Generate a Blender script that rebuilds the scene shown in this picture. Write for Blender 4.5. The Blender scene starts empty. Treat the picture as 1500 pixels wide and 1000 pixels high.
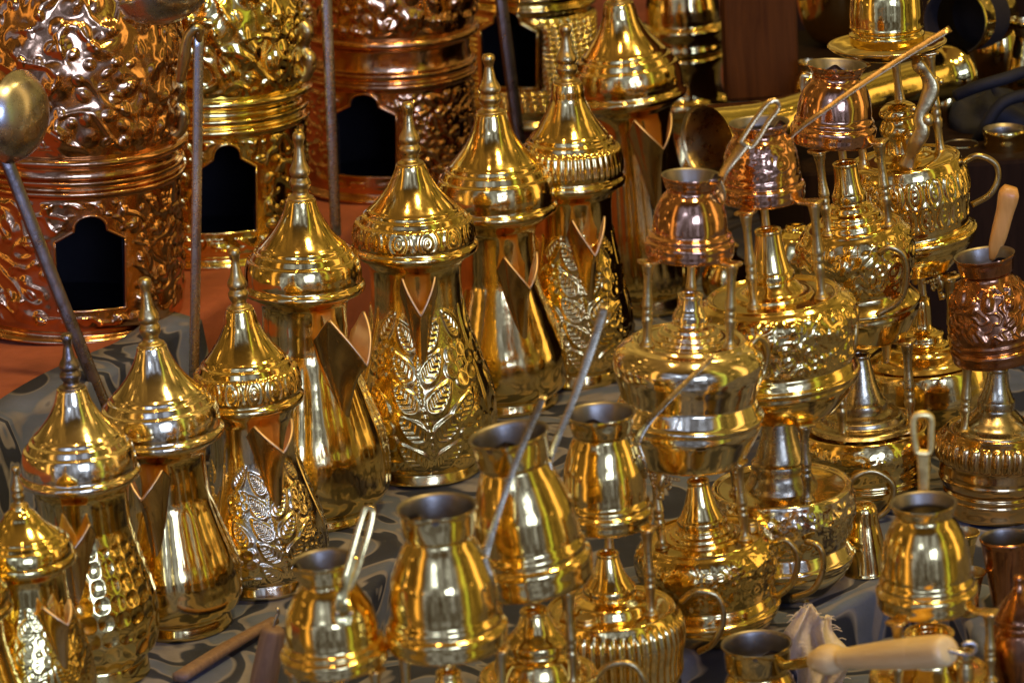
import bpy, math, random
import numpy as np
from mathutils import Vector, Matrix

SC = bpy.context.scene
COL = SC.collection
PI = math.pi
random.seed(7)
RNG = np.random.default_rng(11)

# ------------------------------------------------------------------ camera frame
FPX, PITCH, ROLL, CAMH = 5000.0, math.radians(17), 0.06, 0.866
cp, sp = math.cos(PITCH), math.sin(PITCH)
CAM = Vector((0, 0, CAMH))
FW = Vector((0, cp, -sp))
R0 = Vector((1, 0, 0)); U0 = Vector((0, sp, cp))
RT = R0 * math.cos(ROLL) - U0 * math.sin(ROLL)
UP = U0 * math.cos(ROLL) + R0 * math.sin(ROLL)

def ray(px, py):
    return FW + RT * ((px - 750) / FPX) + UP * ((500 - py) / FPX)
def on_plane(px, py, z):
    d = ray(px, py); return CAM + d * ((z - CAMH) / d.z)
def at_y(px, py, y):
    d = ray(px, py); return CAM + d * (y / d.y)
def depth(P): return (P - CAM).dot(FW)
def xd(x, d, z):
    return Vector((x, (d + (z - CAMH) * sp) / cp, z))

# ------------------------------------------------------------------ mesh helpers
def mesh_from(name, V, F, smooth=True):
    """V (n,3) array, F list or array of quads (m,4) / list of polygons"""
    me = bpy.data.meshes.new(name)
    V = np.asarray(V, dtype=np.float32)
    if isinstance(F, np.ndarray):
        n, k = F.shape
        me.vertices.add(len(V)); me.vertices.foreach_set('co', V.ravel())
        me.loops.add(n * k); me.loops.foreach_set('vertex_index', F.astype(np.int32).ravel())
        me.polygons.add(n)
        me.polygons.foreach_set('loop_start', np.arange(0, n * k, k, dtype=np.int32))
        me.polygons.foreach_set('loop_total', np.full(n, k, dtype=np.int32))
        me.update(calc_edges=True); me.validate()
    else:
        me.from_pydata([tuple(map(float, v)) for v in V], [], F); me.update()
    if smooth:
        me.polygons.foreach_set('use_smooth', np.ones(len(me.polygons), dtype=bool))
    return me

def link(name, me, mat, parent=None):
    o = bpy.data.objects.new(name, me); COL.objects.link(o)
    if mat: me.materials.append(mat)
    if parent: o.parent = parent
    return o

def tag(o, label=None, cat=None, group=None, kind=None):
    if label: o['label'] = label
    if cat: o['category'] = cat
    if group: o['group'] = group
    if kind: o['kind'] = kind
    return o

def spline(pts, n, closed=False):
    """centripetal-ish Catmull-Rom through pts (duplicate neighbours = sharp corner), n samples by arc length"""
    pts = np.asarray(pts, float)
    segs = []; cur = [pts[0]]
    for p in pts[1:]:
        if np.allclose(p, cur[-1]):
            segs.append(np.array(cur)); cur = [p]
        else: cur.append(p)
    segs.append(np.array(cur))
    out = []
    for s in segs:
        if len(s) == 1: continue
        if len(s) == 2:
            t = np.linspace(0, 1, 12)[:, None]; out.append(s[0] * (1 - t) + s[1] * t); continue
        P = np.vstack([2 * s[0] - s[1], s, 2 * s[-1] - s[-2]])
        for i in range(1, len(P) - 2):
            p0, p1, p2, p3 = P[i - 1], P[i], P[i + 1], P[i + 2]
            d = max(np.linalg.norm(p2 - p1), 1e-9)
            m1 = (p2 - p0) / max(np.linalg.norm(p2 - p1) + np.linalg.norm(p1 - p0), 1e-9) * d
            m2 = (p3 - p1) / max(np.linalg.norm(p3 - p2) + np.linalg.norm(p2 - p1), 1e-9) * d
            t = np.linspace(0, 1, 14)[:, None]
            out.append((2*t**3-3*t**2+1)*p1 + (t**3-2*t**2+t)*m1 + (-2*t**3+3*t**2)*p2 + (t**3-t**2)*m2)
    C = np.vstack(out)
    dd = np.r_[0, np.cumsum(np.linalg.norm(np.diff(C, axis=0), axis=1))]
    keep = np.r_[True, np.diff(dd) > 1e-9]
    C, dd = C[keep], dd[keep]
    t = np.linspace(0, dd[-1], n)
    return np.column_stack([np.interp(t, dd, C[:, k]) for k in range(C.shape[1])])

def lathe(prof, seg=112, n=110, disp=None, wob=0.004, seed=0, cut=None, ang=(0, 2 * PI)):
    """prof [(r,h)] in metres; theta 0 faces the camera (-y), positive to the right. disp(theta,h,r)->metres along normal"""
    C = spline(prof, n)
    r, h = np.maximum(C[:, 0], 1e-5), C[:, 1]
    dr, dh = np.gradient(C[:, 0]), np.gradient(h)
    L = np.maximum(np.hypot(dr, dh), 1e-9); nr, nh = dh / L, -dr / L
    full = abs(ang[1] - ang[0] - 2 * PI) < 1e-6
    th = np.linspace(ang[0] - PI, ang[1] - PI, seg, endpoint=not full)
    T, Rr = np.meshgrid(th, r); _, Hh = np.meshgrid(th, h)
    rg = np.random.default_rng(seed + 3)
    D = np.zeros_like(T)
    if wob:
        hs = (h.max() - h.min()) or 1
        for k in range(2, 7):
            a, b, c = rg.uniform(0, 2 * PI, 3)
            D += wob * Rr / k * np.sin(k * T + a + 2.5 * rg.uniform(-1, 1) * np.sin(5 * Hh / hs + b)) * np.sin(Hh / hs * 7 + c)
    if disp is not None: D = D + disp(T, Hh, Rr)
    Rn = Rr + D * nr[:, None]; Hn = Hh + D * nh[:, None]
    V = np.stack([Rn * np.sin(T), -Rn * np.cos(T), Hn], -1).reshape(-1, 3)
    i = np.arange(n - 1)[:, None]; m = seg if full else seg - 1
    j = np.arange(m)[None, :]; j2 = (j + 1) % seg
    F = np.stack([i * seg + j, i * seg + j2, (i + 1) * seg + j2, (i + 1) * seg + j], -1).reshape(-1, 4)
    if cut is not None:
        Tc = 0.5 * (T[:-1, :m] + np.where(np.arange(1, m + 1) % seg == 0, PI, T[:-1, np.arange(1, m + 1) % seg])); Hc = 0.5 * (Hh[:-1, :m] + Hh[1:, :m])
        F = F[~cut(Tc, Hc).reshape(-1)]
    return V, F

def tube(pts, rad, seg=14, flat=None, flat_dir=None, n=None, closed=False, caps=True):
    """sweep an ellipse: rad scalar or list (half width); flat = thickness ratio; flat_dir = direction of the thin side"""
    P = np.array([tuple(p) for p in pts], float)
    rad = np.array([rad] * len(P) if np.isscalar(rad) else rad, float)
    if n:
        t0 = np.linspace(0, 1, len(P))
        if closed:
            P = np.vstack([P, P[:1]]); rad = np.r_[rad, rad[:1]]; t0 = np.linspace(0, 1, len(P))
        Q = spline(np.column_stack([P, rad]), n + (1 if closed else 0))
        if closed: Q = Q[:-1]
        P, rad = Q[:, :3], Q[:, 3]
    if closed:
        Tn = np.roll(P, -1, 0) - np.roll(P, 1, 0)
    else:
        Tn = np.gradient(P, axis=0)
    Tn /= np.maximum(np.linalg.norm(Tn, axis=1)[:, None], 1e-9)
    ref = np.array(flat_dir if flat_dir is not None else (0, 0, 1), float)
    if flat_dir is None and abs(Tn[:, 2]).max() > .97: ref = np.array((0.3, 1, 0.0))
    A = np.cross(Tn, ref); A /= np.maximum(np.linalg.norm(A, axis=1)[:, None], 1e-9)
    B = np.cross(A, Tn)
    fl = flat if flat else 1.0
    a = np.linspace(0, 2 * PI, seg, endpoint=False)
    ca, sa = np.cos(a), np.sin(a)
    if flat:
        e = .55; ca = np.sign(ca) * np.abs(ca) ** e; sa = np.sign(sa) * np.abs(sa) ** e
    V = P[:, None, :] + rad[:, None, None] * (A[:, None, :] * ca[None, :, None] + B[:, None, :] * sa[None, :, None] * fl)
    m = len(P); V = V.reshape(-1, 3)
    i = np.arange(m if closed else m - 1)[:, None]; i2 = (i + 1) % m
    j = np.arange(seg)[None, :]; j2 = (j + 1) % seg
    F = np.stack([i * seg + j, i * seg + j2, i2 * seg + j2, i2 * seg + j], -1).reshape(-1, 4).tolist()
    if not closed and caps:
        F.append(list(range(seg))[::-1]); F.append([(m - 1) * seg + k for k in range(seg)])
    return V, F

def join(parts):
    V, F, o = [], [], 0
    for v, f in parts:
        v = np.asarray(v); V.append(v); F += [[int(k) + o for k in q] for q in (f.tolist() if isinstance(f, np.ndarray) else f)]
        o += len(v)
    return np.vstack(V), F

def sphere(c, r, u=12, v=8):
    V, F = lathe([(0, -r), (r * .7, -r * .7), (r, 0), (r * .7, r * .7), (0, r)], u, v, wob=0)
    return V + np.array(c), F

# ------------------------------------------------------------------ node helpers
def newmat(name):
    m = bpy.data.materials.new(name); m.use_nodes = True
    nt = m.node_tree; nt.nodes.clear()
    out = nt.nodes.new('ShaderNodeOutputMaterial'); b = nt.nodes.new('ShaderNodeBsdfPrincipled')
    nt.links.new(b.outputs[0], out.inputs[0]); return m, nt, b
def nz(nt, vec, scale, detail=3, rough=.5, dist=0):
    n = nt.nodes.new('ShaderNodeTexNoise'); n.inputs['Scale'].default_value = scale
    n.inputs['Detail'].default_value = detail; n.inputs['Roughness'].default_value = rough
    n.inputs['Distortion'].default_value = dist
    nt.links.new(vec, n.inputs['Vector']); return n.outputs['Fac']
def ramp(nt, fac, stops, interp='LINEAR'):
    r = nt.nodes.new('ShaderNodeValToRGB'); r.color_ramp.interpolation = interp
    e = r.color_ramp.elements
    while len(e) < len(stops): e.new(.5)
    for k, (p, c) in enumerate(stops):
        e[k].position = p; e[k].color = (*c, 1) if len(c) == 3 else c
    nt.links.new(fac, r.inputs[0]); return r.outputs[0]
def mrange(nt, v, a, b, c, d, smooth=False):
    n = nt.nodes.new('ShaderNodeMapRange')
    if smooth: n.interpolation_type = 'SMOOTHSTEP'
    for k, x in zip((1, 2, 3, 4), (a, b, c, d)): n.inputs[k].default_value = x
    nt.links.new(v, n.inputs[0]); return n.outputs[0]

def metal(name, col, dark, rough=(.07, .22), bump=.12, bscale=60, stain=.5, fine=0.05):
    m, nt, b = newmat(name)
    tc = nt.nodes.new('ShaderNodeTexCoord').outputs['Object']
    oi = nt.nodes.new('ShaderNodeObjectInfo')
    add = nt.nodes.new('ShaderNodeVectorMath'); add.operation = 'ADD'
    nt.links.new(tc, add.inputs[0])
    sc = nt.nodes.new('ShaderNodeVectorMath'); sc.operation = 'SCALE'; sc.inputs['Scale'].default_value = 7.0
    cmb = nt.nodes.new('ShaderNodeCombineXYZ')
    for k in range(3): nt.links.new(oi.outputs['Random'], cmb.inputs[k])
    nt.links.new(cmb.outputs[0], sc.inputs[0]); nt.links.new(sc.outputs[0], add.inputs[1])
    v = add.outputs[0]
    n1 = nz(nt, v, 28, 6, .65, .4)
    lo = tuple(c * (1 - stain) + d * stain for c, d in zip(col, dark))
    c = ramp(nt, n1, [(.30, lo), (.46, col), (.62, tuple(min(x * 1.06, 1) for x in col)), (.78, lo)])
    nt.links.new(c, b.inputs['Base Color'])
    b.inputs['Metallic'].default_value = 1
    n2 = nz(nt, v, 90, 6, .7)
    nt.links.new(mrange(nt, n2, .35, .72, rough[0], rough[1]), b.inputs['Roughness'])
    n3 = nz(nt, v, bscale, 2, .5); n4 = nz(nt, v, bscale * 9, 2, .5)
    mx = nt.nodes.new('ShaderNodeMath'); mx.operation = 'MULTIPLY_ADD'; mx.inputs[1].default_value = fine
    nt.links.new(n4, mx.inputs[0]); nt.links.new(n3, mx.inputs[2])
    bp = nt.nodes.new('ShaderNodeBump'); bp.inputs['Strength'].default_value = bump; bp.inputs['Distance'].default_value = .004
    nt.links.new(mx.outputs[0], bp.inputs['Height']); nt.links.new(bp.outputs[0], b.inputs['Normal'])
    return m

BRASS = metal('polished_brass', (.83, .60, .19), (.44, .29, .07), (.07, .19), .09, 55, .40)
BRASS2 = metal('olive_brass', (.82, .62, .19), (.42, .30, .08), (.06, .19), .10, 50, .45)
PALE = metal('pale_brass', (.88, .72, .37), (.55, .41, .17), (.07, .2), .09, 50, .35)
CHASED = metal('chased_brass', (.84, .65, .23), (.46, .32, .09), (.13, .24), .05, 90, .35)
DULL = metal('dull_brass', (.56, .41, .15), (.22, .15, .06), (.24, .42), .15, 120, .6)
GREYB = metal('greyed_brass', (.46, .37, .19), (.15, .12, .07), (.20, .36), .12, 90, .6)
COPPER = metal('polished_copper', (.64, .335, .155), (.36, .16, .07), (.07, .18), .12, 55, .5)
DCOPPER = metal('old_copper', (.42, .19, .075), (.18, .07, .03), (.12, .3), .15, 60, .6)
LCOPPER = metal('embossed_copper', (.60, .325, .135), (.30, .14, .05), (.10, .24), .12, 90, .45)
BROWNB = metal('browned_brass', (.60, .38, .13), (.30, .17, .06), (.10, .24), .12, 60, .5)
BRONZE = metal('dark_bronze', (.36, .24, .10), (.2, .12, .05), (.22, .36), .1, 100, .4)
TIN = metal('tinned_inside', (.29, .25, .17), (.15, .12, .08), (.36, .5), .08, 100, .5)
STEEL = metal('worn_steel', (.56, .51, .40), (.40, .36, .28), (.24, .32), .03, 60, .3)
DARKST = metal('dark_steel', (.25, .2, .15), (.1, .08, .06), (.25, .4), .08, 140, .5)
YELLOW = metal('dull_yellow_brass', (.92, .66, .20), (.6, .38, .10), (.36, .48), .12, 120, .3)
SPOUT = metal('spout_outside', (.68, .47, .17), (.42, .28, .09), (.17, .30), .06, 60, .3)
SPIN = metal('spout_inside', (.78, .55, .29), (.6, .40, .19), (.42, .55), .06, 60, .3)
LIP = metal('strap_brass', (.72, .50, .19), (.48, .31, .11), (.20, .34), .08, 60, .3)

def flatmat(name, col, rough=.8, var=.25, scale=40, bump=.2, spec=.3):
    m, nt, b = newmat(name)
    tc = nt.nodes.new('ShaderNodeTexCoord').outputs['Object']
    n = nz(nt, tc, scale, 5, .6)
    nt.links.new(ramp(nt, n, [(.3, tuple(c * (1 - var) for c in col)), (.7, tuple(min(1, c * (1 + var)) for c in col))]), b.inputs['Base Color'])
    b.inputs['Roughness'].default_value = rough
    b.inputs['Specular IOR Level'].default_value = spec
    bp = nt.nodes.new('ShaderNodeBump'); bp.inputs['Strength'].default_value = bump; bp.inputs['Distance'].default_value = .003
    nt.links.new(nz(nt, tc, scale * 4, 3), bp.inputs['Height']); nt.links.new(bp.outputs[0], b.inputs['Normal'])
    return m
NEARBLACK = flatmat('near_black', (.012, .008, .006), .9)
REDCLOTH = flatmat('red_cloth', (.29, .082, .032), .85, .2, 25, .3)
BLACK = flatmat('black_fabric', (.008, .008, .010), .7)
RAGM = flatmat('pale_rag', (.86, .74, .56), .9, .15, 120, .5)

def woodmat(name, a, bcol, scale=(6, 6, 60), rough=.4, spec=.4):
    m, nt, b = newmat(name)
    tc = nt.nodes.new('ShaderNodeTexCoord').outputs['Object']
    mp = nt.nodes.new('ShaderNodeMapping'); mp.inputs['Scale'].default_value = scale
    nt.links.new(tc, mp.inputs[0])
    n = nz(nt, mp.outputs[0], 4, 6, .6, .6)
    nt.links.new(ramp(nt, n, [(.3, a), (.7, bcol)]), b.inputs['Base Color'])
    b.inputs['Roughness'].default_value = rough; b.inputs['Specular IOR Level'].default_value = spec
    bp = nt.nodes.new('ShaderNodeBump'); bp.inputs['Strength'].default_value = .15; bp.inputs['Distance'].default_value = .002
    nt.links.new(n, bp.inputs['Height']); nt.links.new(bp.outputs[0], b.inputs['Normal'])
    return m
PALEWOOD = woodmat('varnished_wood', (.72, .50, .19), (.84, .63, .27), (60, 60, 6), .3)
BLACKWOOD = woodmat('black_wood', (.010, .0045, .0018), (.022, .010, .004), (30, 30, 3), .8, .08)
ORWOOD = woodmat('orange_wood', (.54, .25, .05), (.66, .34, .08), (60, 60, 6), .35)
GREYWOOD = woodmat('grey_wood', (.17, .10, .055), (.27, .165, .09), (60, 60, 8), .5)
DARKWOOD = woodmat('dark_wood', (.050, .016, .003), (.100, .033, .006), (30, 30, 3), .75, .08)

def swirl_cloth():
    m, nt, b = newmat('swirl_print_cloth')
    tc = nt.nodes.new('ShaderNodeTexCoord').outputs['Object']
    n = nz(nt, tc, 9, 2, .45, 1.6)
    s = nt.nodes.new('ShaderNodeMath'); s.operation = 'MULTIPLY'; s.inputs[1].default_value = 4.0
    nt.links.new(n, s.inputs[0])
    f = nt.nodes.new('ShaderNodeMath'); f.operation = 'FRACT'; nt.links.new(s.outputs[0], f.inputs[0])
    c = ramp(nt, f.outputs[0], [(0, (.020, .026, .045)), (.22, (.028, .036, .060)), (.28, (.30, .27, .24)), (.42, (.26, .23, .20)),
                                (.5, (.13, .155, .20)), (.78, (.15, .17, .22)), (.84, (.30, .27, .23)), (.92, (.02, .026, .045))])
    n5 = nz(nt, tc, 30, 4, .6)
    mix = nt.nodes.new('ShaderNodeMixRGB'); mix.blend_type = 'MULTIPLY'; mix.inputs[0].default_value = .6
    nt.links.new(c, mix.inputs[1]); nt.links.new(ramp(nt, n5, [(.3, (.36, .40, .50)), (.7, (.72, .78, .92))]), mix.inputs[2])
    nt.links.new(mix.outputs[0], b.inputs['Base Color'])
    b.inputs['Roughness'].default_value = .75
    bp = nt.nodes.new('ShaderNodeBump'); bp.inputs['Strength'].default_value = .5; bp.inputs['Distance'].default_value = .006
    nt.links.new(nz(nt, tc, 14, 4, .55, .5), bp.inputs['Height'])
    wv = nt.nodes.new('ShaderNodeBump'); wv.inputs['Strength'].default_value = .25; wv.inputs['Distance'].default_value = .001
    nt.links.new(nz(nt, tc, 900, 1), wv.inputs['Height']); nt.links.new(bp.outputs[0], wv.inputs['Normal'])
    nt.links.new(wv.outputs[0], b.inputs['Normal'])
    return m
SWIRL = swirl_cloth()

# ------------------------------------------------------------------ frames: image measurements -> a standing object
class Fr:
    """upright frame: base pixel, top pixel; z = plane the base stands on, or y = world depth plane"""
    def __init__(s, base, top, z=None, y=None, lean=1.0):
        s.P = on_plane(base[0], base[1], z) if y is None else at_y(base[0], base[1], y)
        T = at_y(top[0], top[1], s.P.y)
        s.A = (T - s.P)
        s.A = Vector((s.A.x * lean, 0, s.A.z)); s.len = s.A.length; s.A.normalize()
        s.y0, s.y1 = base[1], top[1]
        s.k = s.len / (base[1] - top[1]); s.s = depth(s.P) / FPX
        X = Vector((1, 0, 0)); X = (X - s.A * X.dot(s.A)).normalized(); Y = s.A.cross(X)
        s.M = Matrix.Translation(s.P) @ Matrix((X, Y, s.A)).transposed().to_4x4()
        s.Mi = s.M.inverted()
    def h(s, y): return (s.y0 - y) * s.k
    def pr(s, pts): return [(r * s.s, s.h(y)) for r, y in pts]
    def pt(s, px, py, dy=0.0):
        return s.Mi @ at_y(px, py, s.P.y + dy)
    def top(s, y): return s.M @ Vector((0, 0, s.h(y)))
def root(name, fr, label, cat, group=None):
    o = bpy.data.objects.new(name, None); COL.objects.link(o); o.matrix_world = fr.M
    o.empty_display_size = .02
    return tag(o, label, cat, group)

# ------------------------------------------------------------------ relief patterns (heights 0..1)
def g(x, w): return np.exp(-(x / w) ** 2)
def sstep(a, b, x):
    t = np.clip((x - a) / (b - a), 0, 1); return t * t * (3 - 2 * t)
def leaf(X, Y, cx, cy, ang, L, W, hatch=True):
    ca, sa = math.cos(ang), math.sin(ang)
    p = (X - cx) * ca + (Y - cy) * sa; q = -(X - cx) * sa + (Y - cy) * ca
    e = np.sqrt((p / L) ** 2 + (q / (W * np.clip(1 - .42 * p / L, .5, 1.5))) ** 2)
    ins = sstep(1.08, .86, e)
    H = .42 * ins * (1 - .35 * e ** 2) + .58 * g(e - 1, .20)
    if hatch: H = H + .26 * ins * np.sin((p - 0.8 * np.abs(q)) * 2 * PI / (L * .36)) * sstep(1, .6, e)
    return H
def flower(X, Y, cx, cy, R, n=6, ph=0):
    H = g(np.hypot(X - cx, Y - cy), R * .24)
    for k in range(n):
        a = ph + 2 * PI * k / n; px, py = cx + R * .64 * math.cos(a), cy + R * .64 * math.sin(a)
        d = np.hypot(X - px, Y - py) / (R * .34)
        H = np.maximum(H, .55 * sstep(1.15, .5, d) * (.6 + .4 * d) + .55 * g(d - 1, .30))
    return H
def floral(T, v, rep, aspect, ph=0.0):
    """tile repeated rep times round the pot; v 0..1 up the zone; aspect tile width / zone height"""
    u = ((T + ph) * rep / (2 * PI) + .5) % 1.0 - .5
    X, Y = u * aspect, v
    xs = .035 * np.sin(2 * PI * Y * 1.1 + .4)
    H = .9 * g(X - xs, .020) * (.85 + .15 * np.sin(Y * 150))
    a = aspect
    for k in range(5):
        y0 = .08 + .175 * k
        for sgn in (-1, 1):
            H = np.maximum(H, leaf(X, Y, .035 * math.sin(2 * PI * y0 * 1.1 + .4) + sgn * .10, y0 + .065, PI / 2 - sgn * .72, .105, .052))
    for (fx, fy, R) in ((-.29, .26, .13), (.29, .66, .13), (-.30, .70, .10), (.31, .28, .11)):
        H = np.maximum(H, flower(X, Y, fx * min(1, a / .85), fy, R, 6, fx))
    for (lx, ly, an) in ((.24, .42, .9), (-.28, .47, 2.1), (-.24, .07, .4), (.24, .07, 2.7), (.27, .9, 2.2), (-.28, .9, 1.0)):
        H = np.maximum(H, leaf(X, Y, lx * min(1, a / .85), ly, an, .10, .045))
    back = .05 * np.clip(np.sin(X * 190) * np.sin(Y * 190), 0, 1)
    H = np.maximum(H, back)
    H = np.maximum(H, .6 * g((np.abs(u) - .5) * aspect, .012))
    return H * sstep(0, .03, v) * sstep(1, .96, v)
def honeycomb(T, v, cols, rows):
    U = T * cols / (2 * PI); Vv = v * rows
    row = np.floor(Vv); U2 = U + .12 * row
    fx = (U2 % 1) - .5; fy = (Vv % 1) - .5
    d = np.sqrt((fx * 1.0) ** 2 + (fy * 1.0) ** 2) / .5
    return np.clip(1 - d ** 2, 0, 1) * sstep(0, .05, v) * sstep(1, .9, v)
def flutes(T, n, p=1.0): return np.abs(np.sin(T * n / 2)) ** p
def blobs(T, v, r_over_h, N, size, seed, ring=True, zone=(0, 1)):
    rg = np.random.default_rng(seed); H = np.zeros_like(T)
    X0 = T * r_over_h
    per = 2 * PI * r_over_h; pts = []
    tries = 0
    while len(pts) < N and tries < N * 30:
        tries += 1
        c = (rg.uniform(-per / 2, per / 2), rg.uniform(*zone)); s = size * rg.uniform(.6, 1.25)
        if all(np.hypot(c[0] - q[0], c[1] - q[1]) > .85 * (s + q[2]) for q in pts): pts.append((*c, s, rg.uniform(0, PI), rg.uniform(.55, 1), rg.integers(3)))
    for (cx, cy, s, an, sq, kind) in pts:
        m = (np.abs(X0 - cx) < 1.7 * s) & (np.abs(v - cy) < 1.7 * s)
        if not m.any(): continue
        X, Y = X0[m] - cx, v[m] - cy
        ca, sa = math.cos(an), math.sin(an); p, q = X * ca + Y * sa, (-X * sa + Y * ca) / sq
        e = np.hypot(p, q) / s
        if kind == 0 or (kind == 1 and not ring): h = sstep(1, .2, e)
        elif kind == 1: h = .9 * g(e - .8, .2) + .8 * g(e, .28)
        else: h = .8 * sstep(1, .45, e) * (1 - .5 * g(q / s, .14))
        H[m] = np.maximum(H[m], h)
    return H
def tendrils(T, v, roh, seed, f=9, wd=.32):
    rg = np.random.default_rng(seed); a = rg.uniform(0, 2 * PI, 8)
    X, Y = T * roh * f, v * f
    w = np.sin(X * 1.1 + 1.6 * np.sin(Y * 1.3 + a[0]) + a[1]) + np.sin(Y * 1.5 + 1.8 * np.sin(X * .9 + a[2]) + a[3]) \
        + .6 * np.sin((X + Y) * 1.7 + 1.2 * np.sin(X - Y + a[4]))
    return g(w, wd)
def scrollband(T, v, n, rows=2):
    """rows of rosettes and loops round a band, v 0..1"""
    H = np.zeros_like(T)
    for rI in range(rows):
        U = T * n / (2 * PI) + .5 * (rI % 2); fx = (U % 1) - .5
        cy = (rI + .5) / rows; fy = (v - cy) * rows * .62
        d = np.hypot(fx, fy)
        H = np.maximum(H, .8 * g(d - .34, .075) + .6 * g(d - .15, .06) + .8 * g(d, .07))
        H = np.maximum(H, .5 * g(np.hypot(np.abs(fx) - .5, fy - .25), .09))
        H = np.maximum(H, .5 * g(np.hypot(np.abs(fx) - .5, fy + .25), .09))
    return H * sstep(0, .08, v) * sstep(1, .92, v)

# ------------------------------------------------------------------ coffee pot with beak spout (dallah)
GD = 'row of tall spouted brass coffee pots'
def dallah(label, base, top, z, keys, spout, relief=None, lidrelief=None, mat=BRASS, lidmat=None, finmat=DULL, n=120, seg=144, seed=0, lean=1.0, footmat=None):
    """keys: dict of (r_px, y_px) measured in the photograph"""
    base = (base[0], base[1] - .25 * keys['foot'][0]); f = Fr(base, top, z=z, lean=lean); K = dict(keys); K['foot'] = (K['foot'][0], K['foot'][1] - .25 * K['foot'][0])
    o = root('spouted_coffee_pot', f, label, 'coffee pot', GD)
    yb = base[1]
    rr, ry = K['rim']; nr, ny = K['neck']; br, by = K['belly']; fr_, fy = K['foot']
    hi = ry + (ny - ry) * .35
    body = [(0, yb), (fr_ * .95, yb), (fr_, yb), (fr_, yb), (fr_ * 1.01, yb - 3), (fr_ * .97, fy + 3), (fr_ * .96, fy), (br * .93, fy + (by - fy) * .35), (br, by),
            (br * .97, by + (ny - by) * .28), (nr + (br - nr) * .42, by + (ny - by) * .62), (nr * 1.04, ny + (by - ny) * .12), (nr, ny),
            (nr * 1.02, hi), (rr * .88, ry + 9), (rr * .885, ry + 6), (rr * .86, ry + 2)]
    P = f.pr(body); z0, z1 = f.h(fy), f.h(ny)
    d = relief(f, z0, z1) if relief else None
    V, F = lathe(P, seg, n, d, seed=seed)
    link('body', mesh_from('body', V, F), mat, o)
    # lid
    lr, ly = K['lidtop']; sr, sy = K['shoulder']
    HL = ry - ly
    lt = lambda q, t: (rr * q, ry - HL * t)
    lid = [(rr * .80, ry + 5), (rr * .97, ry + 6), (rr, ry + 1), (rr * .99, ry - 4), (rr * .955, ry - 7)] + [lt(*q) for q in
           ((.945, .075), (.95, .12), (.945, .19), (.925, .265), (.90, .32), (.885, .335), (.85, .338), (.838, .35), (.81, .39), (.785, .42), (.745, .424), (.73, .435), (.71, .47), (.66, .50), (.56, .575), (.46, .66), (.375, .75), (.31, .84))] + \
          [(lr * 1.12, ly + HL * .07), (lr * 1.02, ly + 2), (lr * 1.0, ly), (lr * .5, ly - 1), (0, ly - 1)]
    dl = lidrelief(f, f.h(ry - HL * .08), f.h(ry - HL * .35)) if lidrelief else None
    V, F = lathe(f.pr(lid), seg, 110, dl, seed=seed + 5)
    lo = link('lid', mesh_from('lid', V, F), lidmat or mat, o)
    # finial: turned baluster
    ty = top[1]; L = ly - ty; a = lr * .70
    fin = [(a * 1.25, ly), (a * 1.3, ly - .03 * L), (a * .85, ly - .07 * L), (a * .75, ly - .12 * L), (a * .95, ly - .18 * L), (a * 1.05, ly - .25 * L), (a * .9, ly - .30 * L), (a * .82, ly - .33 * L),
           (a * 1.0, ly - .38 * L), (a * .98, ly - .44 * L), (a * .66, ly - .55 * L), (a * .50, ly - .68 * L), (a * .42, ly - .78 * L), (a * .5, ly - .84 * L), (a * .62, ly - .90 * L), (a * .5, ly - .97 * L), (0, ty)]
    V, F = lathe(f.pr(fin), 40, 90, seed=seed)
    link('finial', mesh_from('finial', V, F), finmat, lo)
    # spout: open beak
    az, sw, reach, ypk, ytip, ybt = spout
    az = math.radians(az)
    pr_h = np.array([q[1] for q in P]); pr_r = np.array([q[0] for q in P]); od = np.argsort(pr_h)
    rb = lambda hh: np.interp(hh, pr_h[od], pr_r[od])
    ns, ntt = 40, 61
    tq = np.linspace(-1, 1, ntt); S, Tt = np.meshgrid(np.linspace(0.0, 1, ns), tq, indexing='ij')
    hp, ht, hb = f.h(ypk), f.h(ytip), f.h(ybt)
    at = np.abs(Tt)
    ztop = ht + (hp - ht) * np.where(at < .74, np.clip(at / .74, 0, 1) ** .95, 1 - .55 * np.clip((at - .74) / .26, 0, 1) ** 1.3)
    Z = hb + S * (ztop - hb)
    lat = sw * f.s * np.sin(Tt * PI / 2 * .96) * (S + .02) ** .66 * (1 + .22 * S ** 3)
    rbz = rb(np.minimum(Z, f.h(ny) + .004)) * .985
    rad = np.sqrt(np.maximum(rbz ** 2 - (lat * .9) ** 2, 1e-8)) + 1.3 * reach * f.s * (.16 + .84 * np.cos(Tt * PI / 2) ** .8) * (S ** 1.1 + .22 * S ** 6)
    dx, dy = math.sin(az), -math.cos(az); ex, ey = math.cos(az), math.sin(az)
    V = np.stack([rad * dx + lat * ex, rad * dy + lat * ey, Z], -1).reshape(-1, 3)
    i = np.arange(ns - 1)[:, None]; j = np.arange(ntt - 1)[None, :]
    F = np.stack([i * ntt + j, i * ntt + j + 1, (i + 1) * ntt + j + 1, (i + 1) * ntt + j], -1).reshape(-1, 4)
    so = link('spout', mesh_from('spout', V, F), SPOUT, o)
    sm = so.modifiers.new('thick', 'SOLIDIFY'); sm.thickness = .0017; sm.offset = 0; so.data.materials.append(SPIN); sm.material_offset = 1; sm.material_offset_rim = 1
    # handle behind the pot
    ha = az + PI
    hx, hy = math.sin(ha), -math.cos(ha)
    if hy < .2: hx, hy = 0.15, .99
    rt, rm = rb(f.h(ny)), rb(f.h(by))
    pth = [(hx * q, hy * q, hz) for q, hz in ((rt * .95, f.h(ny - 4)), (rt + 26 * f.s, f.h(ny - 2)), (rt + 38 * f.s, f.h(ny + (by - ny) * .35)), (rm + 22 * f.s, f.h(ny + (by - ny) * .7)), (rm * .97, f.h(by - 8)))]
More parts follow.
